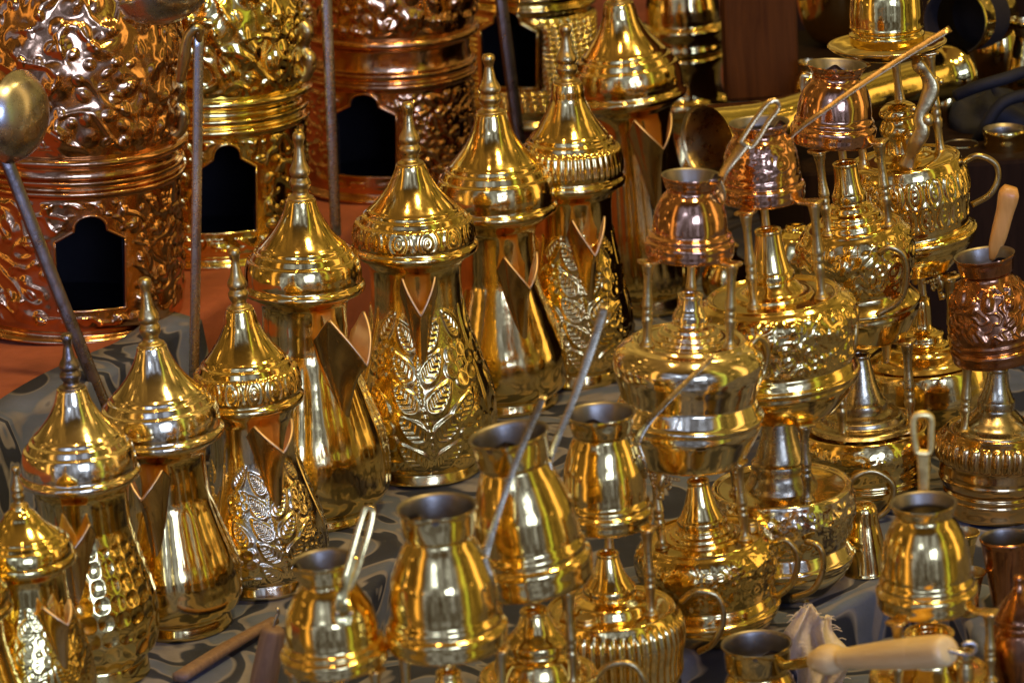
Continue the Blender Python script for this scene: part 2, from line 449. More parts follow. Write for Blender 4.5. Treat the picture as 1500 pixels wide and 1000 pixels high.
    V, F = tube(pth, [5 * f.s, 5 * f.s, 6 * f.s, 5 * f.s, 4 * f.s], 12, n=24)
    link('handle', mesh_from('handle', V, F), DULL, o)
    return o

def r_floral(rep, amp, ph=0.0, asp=None):
    def mk(f, z0, z1):
        def d(T, H, R):
            v = np.clip((H - z0) / (z1 - z0), 0, 1)
            a = asp or (2 * PI * R.max() * .9 / rep) / (z1 - z0)
            return amp * f.s * floral(T, v, rep, a, ph) * ((H > z0) & (H < z1))
        return d
    return mk
def r_flower_lid(amp, rep=14):
    def mk(f, z0, z1):
        def d(T, H, R):
            v = (H - z0) / (z1 - z0); m = (v > 0) & (v < 1)
            return amp * f.s * scrollband(T, np.clip(v, 0, 1), rep, 1) * m
        return d
    return mk
def r_honey(cols, rows, amp, lo=.0, hi=.72):
    def mk(f, z0, z1):
        def d(T, H, R):
            v = ((H - z0) / (z1 - z0) - lo) / (hi - lo)
            return -amp * f.s * honeycomb(T, np.clip(v, 0, 1), cols, rows) * sstep(0, .05, v) * sstep(1, .9, v)
        return d
    return mk
def r_flute(n, amp, lo=0., hi=1., p=.8):
    def mk(f, z0, z1):
        def d(T, H, R):
            v = ((H - z0) / (z1 - z0) - lo) / (hi - lo)
            return amp * f.s * flutes(T, n, p) * sstep(0, .12, v) * sstep(1, .85, v)
        return d
    return mk

TZ = 0.0      # cloth top the tall pots stand on
dallah('small brass pot cut by the left frame edge, only its lid flank in view', (-22, 1135), (-58, 742), TZ,
       dict(rim=(62, 888), neck=(46, 930), belly=(70, 1060), foot=(52, 1118), lidtop=(12, 800), shoulder=(48, 845)), (0, 14, 18, 905, 930, 980), mat=BRASS2, seed=1)
dallah('small brass pot with chased leaves in the bottom left corner, bright pointed lid', (64, 1090), (22, 682), TZ,
       dict(rim=(74, 816), neck=(56, 866), belly=(84, 1000), foot=(62, 1070), lidtop=(13, 738), shoulder=(52, 782)), (40, 20, 24, 862, 888, 960), r_floral(5, 1.8, .2), mat=BRASS2, seed=2, n=260, seg=300)
dallah('brass pot with honeycomb hammered belly and blackened finial', (146, 1004), (97, 487), TZ,
       dict(rim=(87, 690), neck=(66, 760), belly=(95, 905), foot=(74, 978), lidtop=(21, 566), shoulder=(74, 636)), (-8, 26, 24, 735, 772, 850), r_honey(23, 8, 2.2, -.02, .95), mat=BRASS2, lidmat=PALE, finmat=DARKST, seed=3, n=260, seg=340)
dallah('smooth pear shaped brass pot with its beak turned left, silvery front', (268, 932), (211, 405), TZ,
       dict(rim=(91, 630), neck=(60, 712), belly=(93, 862), foot=(73, 912), lidtop=(21, 503), shoulder=(72, 580)), (-14, 23, 32, 655, 690, 788), r_flute(14, 1.5, .25, .95), mat=BRASS, lidmat=PALE, seed=4)
dallah('brass pot with silvery chased scrolls and flowered lid, in front of the large beaked pot', (390, 872), (342, 362), TZ,
       dict(rim=(81, 580), neck=(62, 655), belly=(95, 800), foot=(74, 852), lidtop=(20, 450), shoulder=(66, 528)), (26, 26, 36, 592, 628, 720), r_floral(3, 3.2, -.35), r_flower_lid(3.0, 15), mat=PALE, lidmat=BRASS, seed=5, n=300, seg=380)
dallah('tall plain brass pot with the largest beak, turned right', (456, 774), (437, 192), TZ,
       dict(rim=(89, 414), neck=(62, 478), belly=(116, 700), foot=(96, 757), lidtop=(21, 289), shoulder=(78, 362)), (40, 28, 50, 436, 500, 590), r_flute(14, 2.2, .0, .9), mat=BRASS, lidmat=BRASS, seed=6)
dallah('large brass pot chased all over with leafy sprays, its beak facing front', (622, 708), (597, 148), TZ,
       dict(rim=(92, 357), neck=(66, 430), belly=(107, 618), foot=(82, 690), lidtop=(21, 238), shoulder=(76, 312)), (4, 21, 26, 378, 428, 510), r_floral(3, 3.4, -.06), r_flower_lid(2.2, 13), mat=CHASED, lidmat=BRASS, seed=7, n=380, seg=500)
dallah('smooth plain brass pot with bell shaped lid, right of the leaf chased pot', (740, 608), (715, 78), TZ,
       dict(rim=(90, 300), neck=(56, 392), belly=(95, 548), foot=(78, 590), lidtop=(22, 163), shoulder=(76, 266)), (24, 23, 32, 350, 394, 475), None, mat=BRASS, seed=8)
dallah('brass pot whose lid is fluted around its lower half', (846, 568), (828, 35), TZ,
       dict(rim=(79, 260), neck=(58, 325), belly=(84, 500), foot=(66, 548), lidtop=(21, 119), shoulder=(66, 216)), (16, 22, 28, 296, 345, 420), r_floral(3, 3.0, -.2), r_flute(44, 2.6, 0, 1.1), mat=BRASS, seed=9, n=260, seg=360)
dallah('plain brass pot at the far end of the row, finial cut off above', (956, 464), (896, -82), TZ,
       dict(rim=(84, 134), neck=(58, 205), belly=(76, 390), foot=(58, 440), lidtop=(21, 2), shoulder=(72, 88)), (22, 26, 28, 152, 196, 310), r_flute(26, 1.2, 0, .9), mat=BRASS, seed=10, seg=260)

# ------------------------------------------------------------------ spirit burner with three posts
GB = 'brass spirit burners with three posts'
def burner(label, f, k, posts, post_y, handle=None, feet=0, relief=None, mat=BRASS, capmat=None, postmat=DULL, seed=0, n=120, seg=160, nfeet_az=(-40, 50, 180), knob=None):
    """k: disc (r,y), belly (r,y), waist (r,y), flange (r,y), bot (r,y), cap [(r,y)..]; posts: [(az, r_px)]"""
    o = root('spirit_burner', f, label, 'burner', GB)
    up = lambda q: (q[0], q[1] - .18 * q[0])
    k = dict(k); k['cap'] = [up(q) for q in k['cap']]
    for q in ('disc', 'belly', 'waist', 'flange', 'bot'): k[q] = up(k[q])
    dr, dy = k['disc']; br, by = k['belly']; wr, wy = k['waist']; fr_, fy = k['flange']; qr, qy = k['bot']; qy = f.y0
    body = [(0, qy), (qr * .9, qy), (qr, qy - 1), (qr * 1.06, qy - 4), (qr + (fr_ - qr) * .62, fy + (qy - fy) * .52), (qr + (fr_ - qr) * .90, fy + (qy - fy) * .22), (fr_ * .965, fy + 5), (fr_, fy + 2), (fr_ * 1.005, fy - 2), (fr_ * .97, fy - 5),
            (wr + (fr_ - wr) * .5, fy + (wy - fy) * .45), (wr * 1.02, wy + 4), (wr, wy), (wr * 1.01, wy - 3), (br * .95, by + (wy - by) * .45), (br, by), (br * .985, by + (dy - by) * .45), (dr + (br - dr) * .5, dy + (by - dy) * .2),
            (dr * 1.02, dy + 1), (dr, dy - 2), (dr * .97, dy - 2), (dr * .94, dy + 1), (dr * .9, dy + 1.5), (dr * .6, dy), (0, dy)]
    d = relief(f, f.h(wy - 4), f.h(dy + 7)) if relief else None
    V, F = lathe(f.pr(body), seg, n, d, seed=seed)
    link('body', mesh_from('body', V, F), mat, o)
    V, F = lathe(f.pr(k['cap']), 96, 110, seed=seed + 2)
    link('cap', mesh_from('cap', V, F), capmat or mat, o)
    s = f.s
    for (az, pr_) in posts:
        a = math.radians(az); y0, y1 = dy + 1, post_y; L = y0 - y1
        prof = [(0, y0), (10, y0), (11, y0 - 3), (7.5, y0 - 7), (6, y0 - .1 * L), (6.2, y0 - .22 * L), (8, y0 - .30 * L), (8.2, y0 - .34 * L), (6.4, y0 - .36 * L), (7.6, y0 - .39 * L), (7.6, y0 - .42 * L), (6.4, y0 - .44 * L), (8.2, y0 - .47 * L), (7.2, y0 - .55 * L), (6.0, y0 - .66 * L), (6.4, y0 - .82 * L), (9, y1 + 8), (10, y1 + 5), (0, y1 + 4)]
        V, F = lathe(f.pr(prof), 18, 60, wob=0)
        V = V + np.array((pr_ * s * math.sin(a), -pr_ * s * math.cos(a), 0))
        po = link('post', mesh_from('post', V, F), postmat, o)
        # flat tab on the post, reaching inward under the pot
        q0, q1 = pr_ + 10, pr_ - 26
        tb = tube([(q * s * math.sin(a), -q * s * math.cos(a), f.h(y1 + 2)) for q in (q0 + 2, q0, pr_, q1)], [10 * s, 14 * s, 14 * s, 9 * s], 16, flat=.24, flat_dir=(0, 0, 1), n=10)
        link('tab', mesh_from('tab', *tb), LIP if mat is not GREYB else GREYB, po)
    if knob:     # small filler cap on the lid
        kaz, kr, kh, kw = knob; a = math.radians(kaz)
        V, F = lathe([(0, 0), (kw * s, 0), (kw * s, kh * s * .6), (kw * .8 * s, kh * s * .7), (kw * .8 * s, kh * s * .8), (kw * s, kh * s * .85), (kw * .9 * s, kh * s), (0, kh * s)], 32, 40, lambda T, H, R: .03 * R * np.sin(24 * T), wob=0)
        link('filler_cap', mesh_from('filler_cap', V + np.array((kr * s * math.sin(a), -kr * s * math.cos(a), f.h(dy))), F), DULL, o)
    if handle:   # image points with depth offset
        pts = [f.pt(*p) for p in handle]
        link('handle', mesh_from('handle', *tube(pts, 4.6 * s, 12, n=34)), DULL, o)
    if feet:
        for az in nfeet_az:
            a = math.radians(az); parts = []
            fx = lambda q, lat, y: (q * s * math.sin(a) + lat * s * math.cos(a), -q * s * math.cos(a) + lat * s * math.sin(a), f.h(y))
            r1 = qr * .93
            parts.append(tube([fx(r1, 0, qy + 2), fx(r1 + 5, 0, qy + feet * .4), fx(r1 + 1, 0, qy + feet * .75), fx(r1 + 6, 0, qy + feet)], [8 * s, 6 * s, 4 * s, 6 * s], 10, n=16))
            for sg in (-1, 1):
                parts.append(tube([fx(r1 + 2, 0, qy + feet * .55), fx(r1 + 2, sg * 7, qy + feet * .48), fx(r1 + 1, sg * 13, qy + feet * .36), fx(r1 + 3, sg * 15, qy + feet * .5), fx(r1 + 3, sg * 11, qy + feet * .56)], 2.0 * s, 8, n=16))
                for kx in range(1, 6):
                    parts.append(sphere(fx(r1 + 3, sg * kx * 5.5, qy + 4), 3.0 * s))
                    if kx < 4: parts.append(sphere(fx(r1 + 3, sg * kx * 5, qy + 9), 2.8 * s))
            parts.append(sphere(fx(r1 + 6, 0, qy + feet - 3), 5 * s))
            link('foot', mesh_from('foot', *join(parts)), DULL, o)
    return o
def r_band(n, rows, amp, lo=0., hi=1.):
    def mk(f, z0, z1):
        def d(T, H, R):
            v = ((H - z0) / (z1 - z0) - lo) / (hi - lo); m = (v > 0) & (v < 1)
            return amp * f.s * scrollband(T, np.clip(v, 0, 1), n, rows) * m
        return d
    return mk
def r_blob(N, size, amp, seed):
    def mk(f, z0, z1):
        def d(T, H, R):
            v = (H - z0) / (z1 - z0); m = (v > 0) & (v < 1)
            roh = R.max() / (z1 - z0)
            B = np.maximum(blobs(T, v, roh, N, size, seed), .5 * tendrils(T, v, roh, seed, 11))
            return amp * f.s * B * m * sstep(0, .1, v) * sstep(1, .9, v)
        return d
    return mk
def cap(y0, y1, r0, r1, steps):
    """conical chimney from y1 (top) to y0, then flared rings out to the disc. steps [(r,y)]"""
    out = [(r, y) for r, y in steps]
    return out + [(r0 * 1.12, y0 + 3), (r0 * 1.14, y0 - 1), (r0 * 1.12, y0 - 9), (r0 * 1.06, y0 - 11), (r0 * .98, y0 - 15), ((r0 + r1) / 2 * .97, (y0 + y1) / 2), (r1 * 1.04, y1 + 6), (r1 * 1.1, y1 + 3), (r1 * 1.0, y1), (r1 * .8, y1 + 1), (r1 * .75, y1 + 10), (0, y1 + 10)]

# ------------------------------------------------------------------ long handled coffee pots (cezve)
GC = 'long handled coffee pots set on the burners'
def cezve(label, base, top, y, rim, neck, wall, flange, mat=BRASS, lip=None, handle=None, hmat=GREYB, loop=None, relief=None, lin=TIN, seed=0, seg=128, n=130, belly=1.0, group=GC, collar=True, z=None):
    up = lambda q: (q[0], q[1] - .27 * q[0])          # front edge of a ring -> its centre
    neck, wall, flange = up(neck), up(wall), up(flange)
    base = (base[0], base[1] - .27 * flange[0] * .97)
    f = Fr(base, top, y=y, z=z)
    o = root('long_handled_pot', f, label, 'coffee pot', group)
    rr, ry = rim; nr, ny = neck; wr, wy = wall; fr_, fy = flange; yb = base[1]
    c = 1 if collar else 0
    e = yb - fy; S = ny - wy
    body = [(0, yb), (fr_ * .93, yb), (fr_ * .955, yb), (fr_ * .97, yb - e * .1), (fr_ * .985, yb - e * .35), (fr_ * .99, yb - e * .7), (fr_ * 1.005, fy - e * .02), (fr_ * 1.0, fy - e * .2), (fr_ * .965, fy - e * .36), (fr_ * .93, fy - e * .42),
            (fr_ * .915, fy - e * .5), (fr_ * .93, fy - e * .6), (fr_ * .93, fy - e * .8), (wr * 1.02, fy - e * .98), (wr * .995, fy - e * 1.15), (wr * 1.0, wy + S * .06), (wr * .985, wy + S * .22),
            (nr + (wr - nr) * .86, wy + S * .42), (nr + (wr - nr) * .58 * belly, wy + S * .62), (nr + (wr - nr) * .27 * belly, wy + S * .82), (nr * 1.0, ny + 5), (nr * .97, ny + 2),
            (nr * .975, ny), (nr * 1.035, ny - 3), (nr * 1.05, ny - 6), (nr + (rr - nr) * .62, ny + (ry - ny) * .5), (rr * .975, ry + 5), (rr * 1.01, ry + 3), (rr * 1.04, ry + 1), (rr * 1.03, ry - 1)]
    la, lw = lip if lip else (0, 0)
    def dd(T, H, R):
        h0, h1 = f.h(ny), f.h(ry)
        v = np.clip((H - h0) / (h1 - h0), 0, 1)
        D = 0
        if lip:
            dt = (T - math.radians(la) + PI) % (2 * PI) - PI
            D = lw * f.s * v ** 1.6 * (g(dt, .22) - .25 * g(np.abs(dt) - .45, .22))
        return D
    r_fn = relief(f, f.h(wy), f.h(ny + 8)) if relief else None
    disp = (lambda T, H, R: dd(T, H, R) + r_fn(T, H, R)) if r_fn else dd
    V, F = lathe(f.pr(body), seg, n, disp, seed=seed)
    bo = link('body', mesh_from('body', V, F), mat, o)
    inner = [(rr * 1.03, ry - 1), (rr * .99, ry - 1), (rr * .95, ry + 2), (nr * .95, ny - 4), (nr * .92, ny), (nr * 1.0, ny + 10), (wr * .85, wy + (ny - wy) * .4), (wr * .85, wy), (0, wy + 4)]
    V, F = lathe(f.pr(inner), seg, 60, dd, seed=seed)
    link('lining', mesh_from('lining', V, F[:, ::-1]), lin, bo)
    if handle:
        pts = [f.pt(*p[:3]) for p in handle['pts']]; w = handle['w']; s = f.s
        rads = [x * s for x in w]
        nrm = (f.Mi.to_3x3() @ Vector(handle.get('n', (0, -1, .4))))
        ho = link('handle', mesh_from('handle', *tube(pts, rads, 14, flat=handle.get('flat', .3), flat_dir=nrm, n=30)), hmat, o)
        if 'plate' in handle:
            q = [f.pt(*p[:3]) for p in handle['plate']]
            link('rivet_plate', mesh_from('rivet_plate', *tube(q, [x * s for x in handle['pw']], 14, flat=.22, flat_dir=nrm, n=16)), hmat, ho)
            rv = [sphere(f.pt(*p[:3]), 3.2 * s) for p in handle.get('rivets', [])]
            if rv: link('rivet', mesh_from('rivet', *join(rv)), STEEL, ho)
        if loop:
            q = [f.pt(*p[:3]) for p in loop['pts']]
            link('handle_loop', mesh_from('handle_loop', *tube(q, loop['w'] * s, 12, flat=loop.get('flat', .6), flat_dir=nrm, n=44, closed=True)), loop.get('mat', hmat), ho)
    return o, f

ZL = -0.04     # lower cloth in front
# --- burner 3 (front centre right) and the burner stacked on it
f3 = Fr((1045, 922.7), (1020, 680), z=TZ)
burner('brass burner under the frilled foot burner, its body worked with loose chasing', f3,
       dict(disc=(88, 800), belly=(104, 838), waist=(94, 882), flange=(102, 905), bot=(74, 936),
            cap=cap(772, 704, 32, 15, [(62, 803), (63, 798), (57, 795), (56, 791), (49, 789), (47, 784), (40, 782), (38, 777)])),
       [(62, 66), (-70, 66), (178, 66)], 672, [(1128, 800, -.005), (1150, 790, -.012), (1168, 812, -.014), (1162, 850, -.012), (1140, 872, -.006), (1122, 878, 0)],
       knob=(88, 70, 16, 9), relief=r_blob(70, .16, 2.6, 5), mat=BRASS, seed=21, seg=260, n=170)
YG = f3.P.y
fG = Fr((1006, 672.1), (1012, 388), y=YG)
fG0 = burner('brass burner with a smooth double bulge carrying the small copper pot', fG,
       dict(disc=(82, 510), belly=(110, 556), waist=(98, 596), flange=(111, 624), bot=(80, 684),
            cap=cap(472, 432, 22, 17, [(62, 511), (63, 507), (56, 504), (55, 500), (46, 497), (45, 492), (36, 488), (34, 483), (26, 478)])),
       [(-62, 72), (52, 70), (175, 62)], 373, [(1096, 510, 0.0), (1112, 494, .004), (1124, 512, .008), (1118, 548, .008), (1104, 562, 0)],
       feet=36, mat=PALE, seed=22, nfeet_az=(-32, 75, 190))
cezve('small copper pot with a rolled foot rim, frontmost of the copper pots', (1010, 391), (1012, 257), YG, (42, 257), (36, 286), (55, 352), (66, 374), COPPER, (55, 8),
      dict(pts=[(1052, 268, .0), (1062, 250, .0), (1078, 228, .002), (1094, 208, .004)], w=[8, 7, 8, 8], n=(-.5, -.8, .3), plate=[(1050, 262, -.006), (1056, 285, -.006), (1054, 300, -.004)], pw=[7, 9, 5]), LIP,
      dict(pts=[(1084, 208, .002), (1108, 172, .006), (1126, 150, .009), (1136, 148, .0095), (1141, 156, .01), (1126, 178, .007), (1100, 216, .003)], w=4.0), seed=31, belly=1.12)
# --- fluted burner and its pot
f2 = Fr((905, 1087.4), (888, 776), z=ZL)
burner('brass burner with a fluted melon body at the bottom edge', f2,
       dict(disc=(92, 905), belly=(102, 948), waist=(96, 1010), flange=(98, 1050), bot=(70, 1098),
            cap=cap(872, 810, 34, 15, [(66, 908), (67, 903), (60, 900), (57, 893), (54, 886), (44, 879)])),
       [(60, 66), (-66, 70), (176, 66)], 764, [(998, 880, -.002), (1018, 866, -.012), (1050, 872, -.014), (1060, 905, -.014), (1046, 940, -.012), (1024, 954, -.002)],
       knob=(-32, 70, 12, 15), relief=r_flute(46, 5.5, 0.0, 1.02, .75), mat=BRASS, seed=23, seg=420)
Y2 = f2.P.y
cezve('small brass pot on the fluted burner, thin handle crossing the double bulged burner', (888, 783), (880, 605), Y2, (49, 605), (42, 646), (61, 735), (70, 766), BRASS, (-15, 7),
      dict(pts=[(930, 660, -.004), (935, 640, -.004), (960, 606, 0), (1048, 518, .02)], w=[10, 7, 5, 4.5], n=(-.5, -.8, .3), plate=[(930, 650, -.006), (938, 680, -.008), (944, 700, -.006)], pw=[8, 11, 5], rivets=[(936, 668, -.012), (942, 672, -.012)]), GREYB, seed=32)
# --- burner 1
f1 = Fr((800, 1188.1), (782, 874), z=ZL)
burner('brass burner cut by the bottom edge, plain lid and cone showing', f1,
       dict(disc=(84, 1000), belly=(96, 1045), waist=(90, 1100), flange=(94, 1140), bot=(66, 1198),
            cap=cap(952, 895, 42, 20, [(70, 1002), (71, 997), (66, 994), (62, 980), (56, 966), (48, 958)])),
       [(48, 66), (-52, 66), (178, 66)], 850, [(868, 1000, -.01), (890, 975, -.014), (925, 972, -.016), (945, 1000, -.016), (940, 1040, -.012), (900, 1060, -.004)],
       mat=BRASS, seed=24)
Y1 = f1.P.y
cezve('large leaning brass pot in the middle, straight thin handle rising right', (786, 874), (745, 636), Y1, (57, 636), (50, 692), (77, 810), (88, 846), BRASS, (-5, 8),
      dict(pts=[(800, 700, -.002), (806, 668, 0), (838, 590, .006), (866, 510, .015), (886, 446, .025)], w=[9, 6, 5.5, 7, 7], n=(-.3, -.9, .3), plate=[(796, 676, -.002), (806, 710, -.006), (812, 735, -.006)], pw=[12, 10, 4]), GREYB, seed=33)
# --- front pot on burner at the bottom
fj = Fr((668, 1288.8), (656, 962), z=ZL)
burner('brass burner under the front pot, only post tops above the bottom edge', fj,
       dict(disc=(80, 1090), belly=(86, 1140), waist=(80, 1200), flange=(84, 1240), bot=(62, 1298),
            cap=cap(1045, 985, 34, 17, [(60, 1092), (61, 1086), (54, 1080), (46, 1060)])), [(72, 80), (-60, 70), (178, 66)], 942, None, mat=BRASS, seed=25)
YJ = fj.P.y
cezve('large upright brass pot with a wide mouth, nearest the middle of the bottom edge', (656, 966), (640, 742), YJ, (57, 742), (50, 797), (80, 905), (90, 944), BRASS, (-30, 8),
      dict(pts=[(704, 835, -.004), (710, 812, 0), (730, 750, .006), (762, 660, .02), (797, 578, .035)], w=[11, 8, 5, 5.5, 6], n=(-.3, -.9, .3), plate=[(706, 815, -.006), (712, 845, -.01), (722, 866, -.008)], pw=[8, 11, 5]), GREYB, seed=34)
# --- pot left of it
fc = Fr((505, 1299.2), (492, 985), z=ZL)
burner('brass burner wholly under the bottom left brass pot', fc,
       dict(disc=(76, 1110), belly=(84, 1150), waist=(78, 1210), flange=(82, 1250), bot=(60, 1308),
            cap=cap(1065, 1010, 34, 17, [(60, 1112), (61, 1106), (54, 1100), (46, 1080)])), [(60, 66), (-60, 66), (178, 66)], 968, None, mat=BRASS, seed=26)
YC = fc.P.y
cezve('brass pot with a looped yellow handle, left of the wide mouthed pot', (492, 990), (473, 820), YC, (44, 820), (38, 858), (68, 945), (80, 974), BRASS, (-60, 6),
      dict(pts=[(502, 905, -.045), (500, 880, -.045), (508, 850, -.04), (520, 815, -.034)], w=[14, 10, 6, 5], n=(-.1, -1, .3), plate=[(500, 870, -.038), (502, 900, -.046), (506, 918, -.05)], pw=[9, 17, 8], rivets=[(494, 897, -.054), (514, 897, -.054)]), BRASS2,
      dict(pts=[(500, 860, -.04), (516, 806, -.034), (532, 752, -.028), (540, 742, -.027), (546, 748, -.028), (534, 800, -.034), (512, 862, -.04)], w=4.5, flat=.7, mat=BRASS), seed=35)

# --- second tower on the riser
fQ = Fr((1152, 860.1), (1140, 612), z=TZ)
burner('dark greyed brass burner low on the blue cloth with lacy feet', fQ,
       dict(disc=(100, 728), belly=(106, 762), waist=(92, 806), flange=(102, 828), bot=(66, 866),
            cap=cap(690, 612, 38, 22, [(60, 731), (61, 726), (54, 722), (50, 712), (44, 700)])),
       [(24, 76), (-75, 70), (160, 66)], 600, [(1180, 792, -.05), (1200, 800, -.055), (1206, 830, -.055), (1192, 862, -.055), (1160, 875, -.05)],
       relief=r_blob(90, .15, 2.4, 8), feet=30, mat=PALE, capmat=GREYB, postmat=GREYB, seed=27, seg=260, n=170, nfeet_az=(20, -50, 180))
YQ = fQ.P.y
fP = Fr((1148, 600.5), (1122, 306), y=YQ)
burner('brass burner with a band of chased bosses, under the middle copper pot', fP,
       dict(disc=(96, 448), belly=(118, 490), waist=(108, 546), flange=(116, 566), bot=(76, 612),
            cap=cap(412, 338, 29, 18, [(66, 449), (67, 444), (58, 441), (56, 436), (46, 433), (40, 426)])),
       [(58, 78), (-30, 66), (178, 70)], 291, [(1240, 452, 0), (1252, 470, -.01), (1250, 510, -.012), (1236, 530, 0)],
       relief=r_blob(110, .17, 4.2, 31), mat=BRASS, seed=28, seg=340, n=190)
cezve('copper pot with mottled front, middle of the three copper pots', (1118, 308), (1112, 180), YQ, (43, 180), (39, 204), (56, 272), (62, 291), COPPER, (40, 8),
      dict(pts=[(1155, 212, -.002), (1158, 200, 0), (1210, 160, .004), (1290, 105, .012), (1392, 42, .02)], w=[6, 4, 4.5, 5, 5.5], n=(-.5, -.8, .5)), BRONZE, seed=36, belly=1.12,
      relief=r_blob(24, .25, 1.6, 3))
# --- third tower
fR0 = Fr((1270, 731.9), (1258, 500), z=TZ)
burner('brass burner with smooth slanting lid, under the small burner with the ring handle', fR0,
       dict(disc=(93, 640), belly=(102, 668), waist=(94, 700), flange=(90, 712), bot=(60, 740),
            cap=cap(602, 520, 32, 14, [(80, 634), (74, 628), (60, 622), (56, 614), (44, 610), (36, 604)])),
       [(-35, 60), (66, 72), (170, 60)], 495, [(1240, 730, -.05), (1250, 700, -.05), (1280, 690, -.05), (1308, 710, -.05), (1300, 745, -.05), (1262, 770, -.05)],
       knob=(58, 62, 8, 22), relief=r_blob(60, .18, 2.0, 12), mat=BRASS, capmat=GREYB, seed=29, seg=220)
YR = fR0.P.y
fR = Fr((1268, 495.0), (1236, 222), y=YR)
burner('small brass burner with scroll chasing and a curled ring handle', fR,
       dict(disc=(70, 342), belly=(84, 386), waist=(72, 434), flange=(86, 458), bot=(60, 504),
            cap=cap(296, 240, 22, 17, [(56, 344), (52, 338), (50, 330), (44, 326), (42, 318), (34, 312), (30, 304)])),
       [(62, 56), (-52, 48), (178, 50)], 207, [(1288, 372, -.05), (1302, 362, -.054), (1322, 372, -.054), (1328, 402, -.052), (1318, 440, -.048), (1284, 462, -.046)],
       relief=r_blob(70, .19, 3.8, 33), mat=BRASS, seed=30, seg=280, n=170)
cezve('copper pot with dark rim and ear, highest of the three copper pots', (1220, 224), (1226, 95), YR, (42, 95), (36, 120), (55, 186), (63, 206), COPPER, (-10, 8),
      dict(pts=[(1186, 112, .004), (1176, 112, .004), (1176, 132, .004), (1182, 150, .0)], w=[4, 4, 4, 4], flat=.8), DULL, seed=37, belly=1.12)
# --- fourth tower
fT0 = Fr((1362, 641.0), (1345, 400), z=TZ)
burner('brass burner with domed smooth lid, under the big boss chased burner', fT0,
       dict(disc=(98, 542), belly=(106, 588), waist=(98, 616), flange=(94, 626), bot=(60, 648),
            cap=[(84, 538), (76, 530), (60, 518), (52, 510), (40, 506), (34, 500), (32, 492), (22, 486), (16, 478), (14, 440), (0, 438)]),
       [(40, 60), (-60, 66), (170, 66)], 395, None, mat=BRASS, seed=40)
YT = fT0.P.y
fT = Fr((1344, 394.6), (1306, 84), y=YT)
burner('large brass burner with rows of bosses, a plain ring handle at its right', fT,
       dict(disc=(80, 248), belly=(88, 292), waist=(82, 345), flange=(94, 358), bot=(52, 402),
            cap=[(74, 252), (70, 246), (60, 240), (44, 234), (36, 228), (30, 222), (28, 205), (30, 190), (24, 176), (28, 170), (26, 162), (18, 154), (10, 150), (0, 149)]),
       [(-80, 60), (100, 56), (170, 60)], 86, [(1408, 240, 0), (1432, 228, -.004), (1458, 240, -.004), (1462, 262, -.004), (1450, 285, -.004), (1424, 300, 0)],
       feet=34, relief=r_band(19, 2, 4.4, .05, .95), mat=BRASS, seed=41, seg=320, n=180, nfeet_az=(30, -60, 180))
fS = Fr((1300, 86), (1299, 60), y=YT)
sa = root('saucer', fS, 'shallow brass saucer under the topmost plain brass pot', 'saucer')
V, F = lathe(fS.pr([(0, 86), (34, 86), (36, 84), (34, 82), (60, 78), (82, 68), (87, 64), (88, 63), (86, 62), (78, 67), (56, 77), (0, 79)]), 128, 80, seed=4)
link('dish', mesh_from('dish', V, F), BRASS, sa)
cezve('plain brass pot on a saucer, cut by the top edge', (1299, 79), (1297, -70), YT, (40, -70), (36, -40), (54, 40), (55, 66), BRASS2, None, None, seed=38)
# ornate cast bracket handle beside the tall cap
fO = Fr((1335, 246), (1344, 100), y=YT - .03)
ok = root('cast_bracket', fO, 'ornate cast brass bracket standing on the boss chased burner lid', 'bracket')
parts = [tube([fO.pt(*p) for p in ((1328, 244, 0), (1334, 228, -.002), (1342, 208, -.004), (1350, 190, -.004), (1346, 172, -.004), (1356, 152, -.002), (1364, 128, 0), (1356, 108, 0), (1346, 96, 0), (1342, 88, .004))], [13 * fO.s, 9 * fO.s, 12 * fO.s, 13 * fO.s, 8 * fO.s, 11 * fO.s, 13 * fO.s, 9 * fO.s, 10 * fO.s, 7 * fO.s], 12, flat=.7, n=60)]
for p, r in (((1358, 176, -.004), 11), ((1338, 160, 0), 6), ((1370, 118, 0), 7), ((1334, 196, -.004), 6), ((1378, 120, .002), 5)):
    parts.append(sphere(fO.pt(*p), r * fO.s))
link('casting', mesh_from('casting', *join(parts)), DULL, ok)

# --- copper pot with wooden handle at the right edge, on a copper burner
fU0 = Fr((1452, 750.1), (1462, 536), z=TZ)
burner('browned burner with grey lid and a ribbed belly at the right edge', fU0,
       dict(disc=(72, 640), belly=(82, 672), waist=(78, 704), flange=(72, 728), bot=(66, 760),
            cap=cap(598, 540, 24, 14, [(62, 644), (60, 636), (48, 628), (40, 618), (30, 606)])),
       [(70, 50), (-70, 50), (175, 50)], 522, None, relief=r_flute(30, 5, .3, 1.0, .8), mat=BROWNB, capmat=GREYB, seed=42, seg=300)
YU = fU0.P.y
cezve('dark copper pot with embossed flowers and an orange wooden handle', (1460, 540), (1442, 374), YU, (43, 374), (38, 410), (62, 505), (66, 526), DCOPPER, (20, 5),
      dict(pts=[(1456, 380, .02), (1458, 362, .02), (1463, 345, .02), (1472, 310, .02), (1478, 284, .02), (1481, 274, .02)], w=[8, 10, 12, 13, 15, 10], flat=1.0), ORWOOD, seed=39, belly=1.2, relief=r_blob(26, .24, 5, 21), seg=240, n=200)

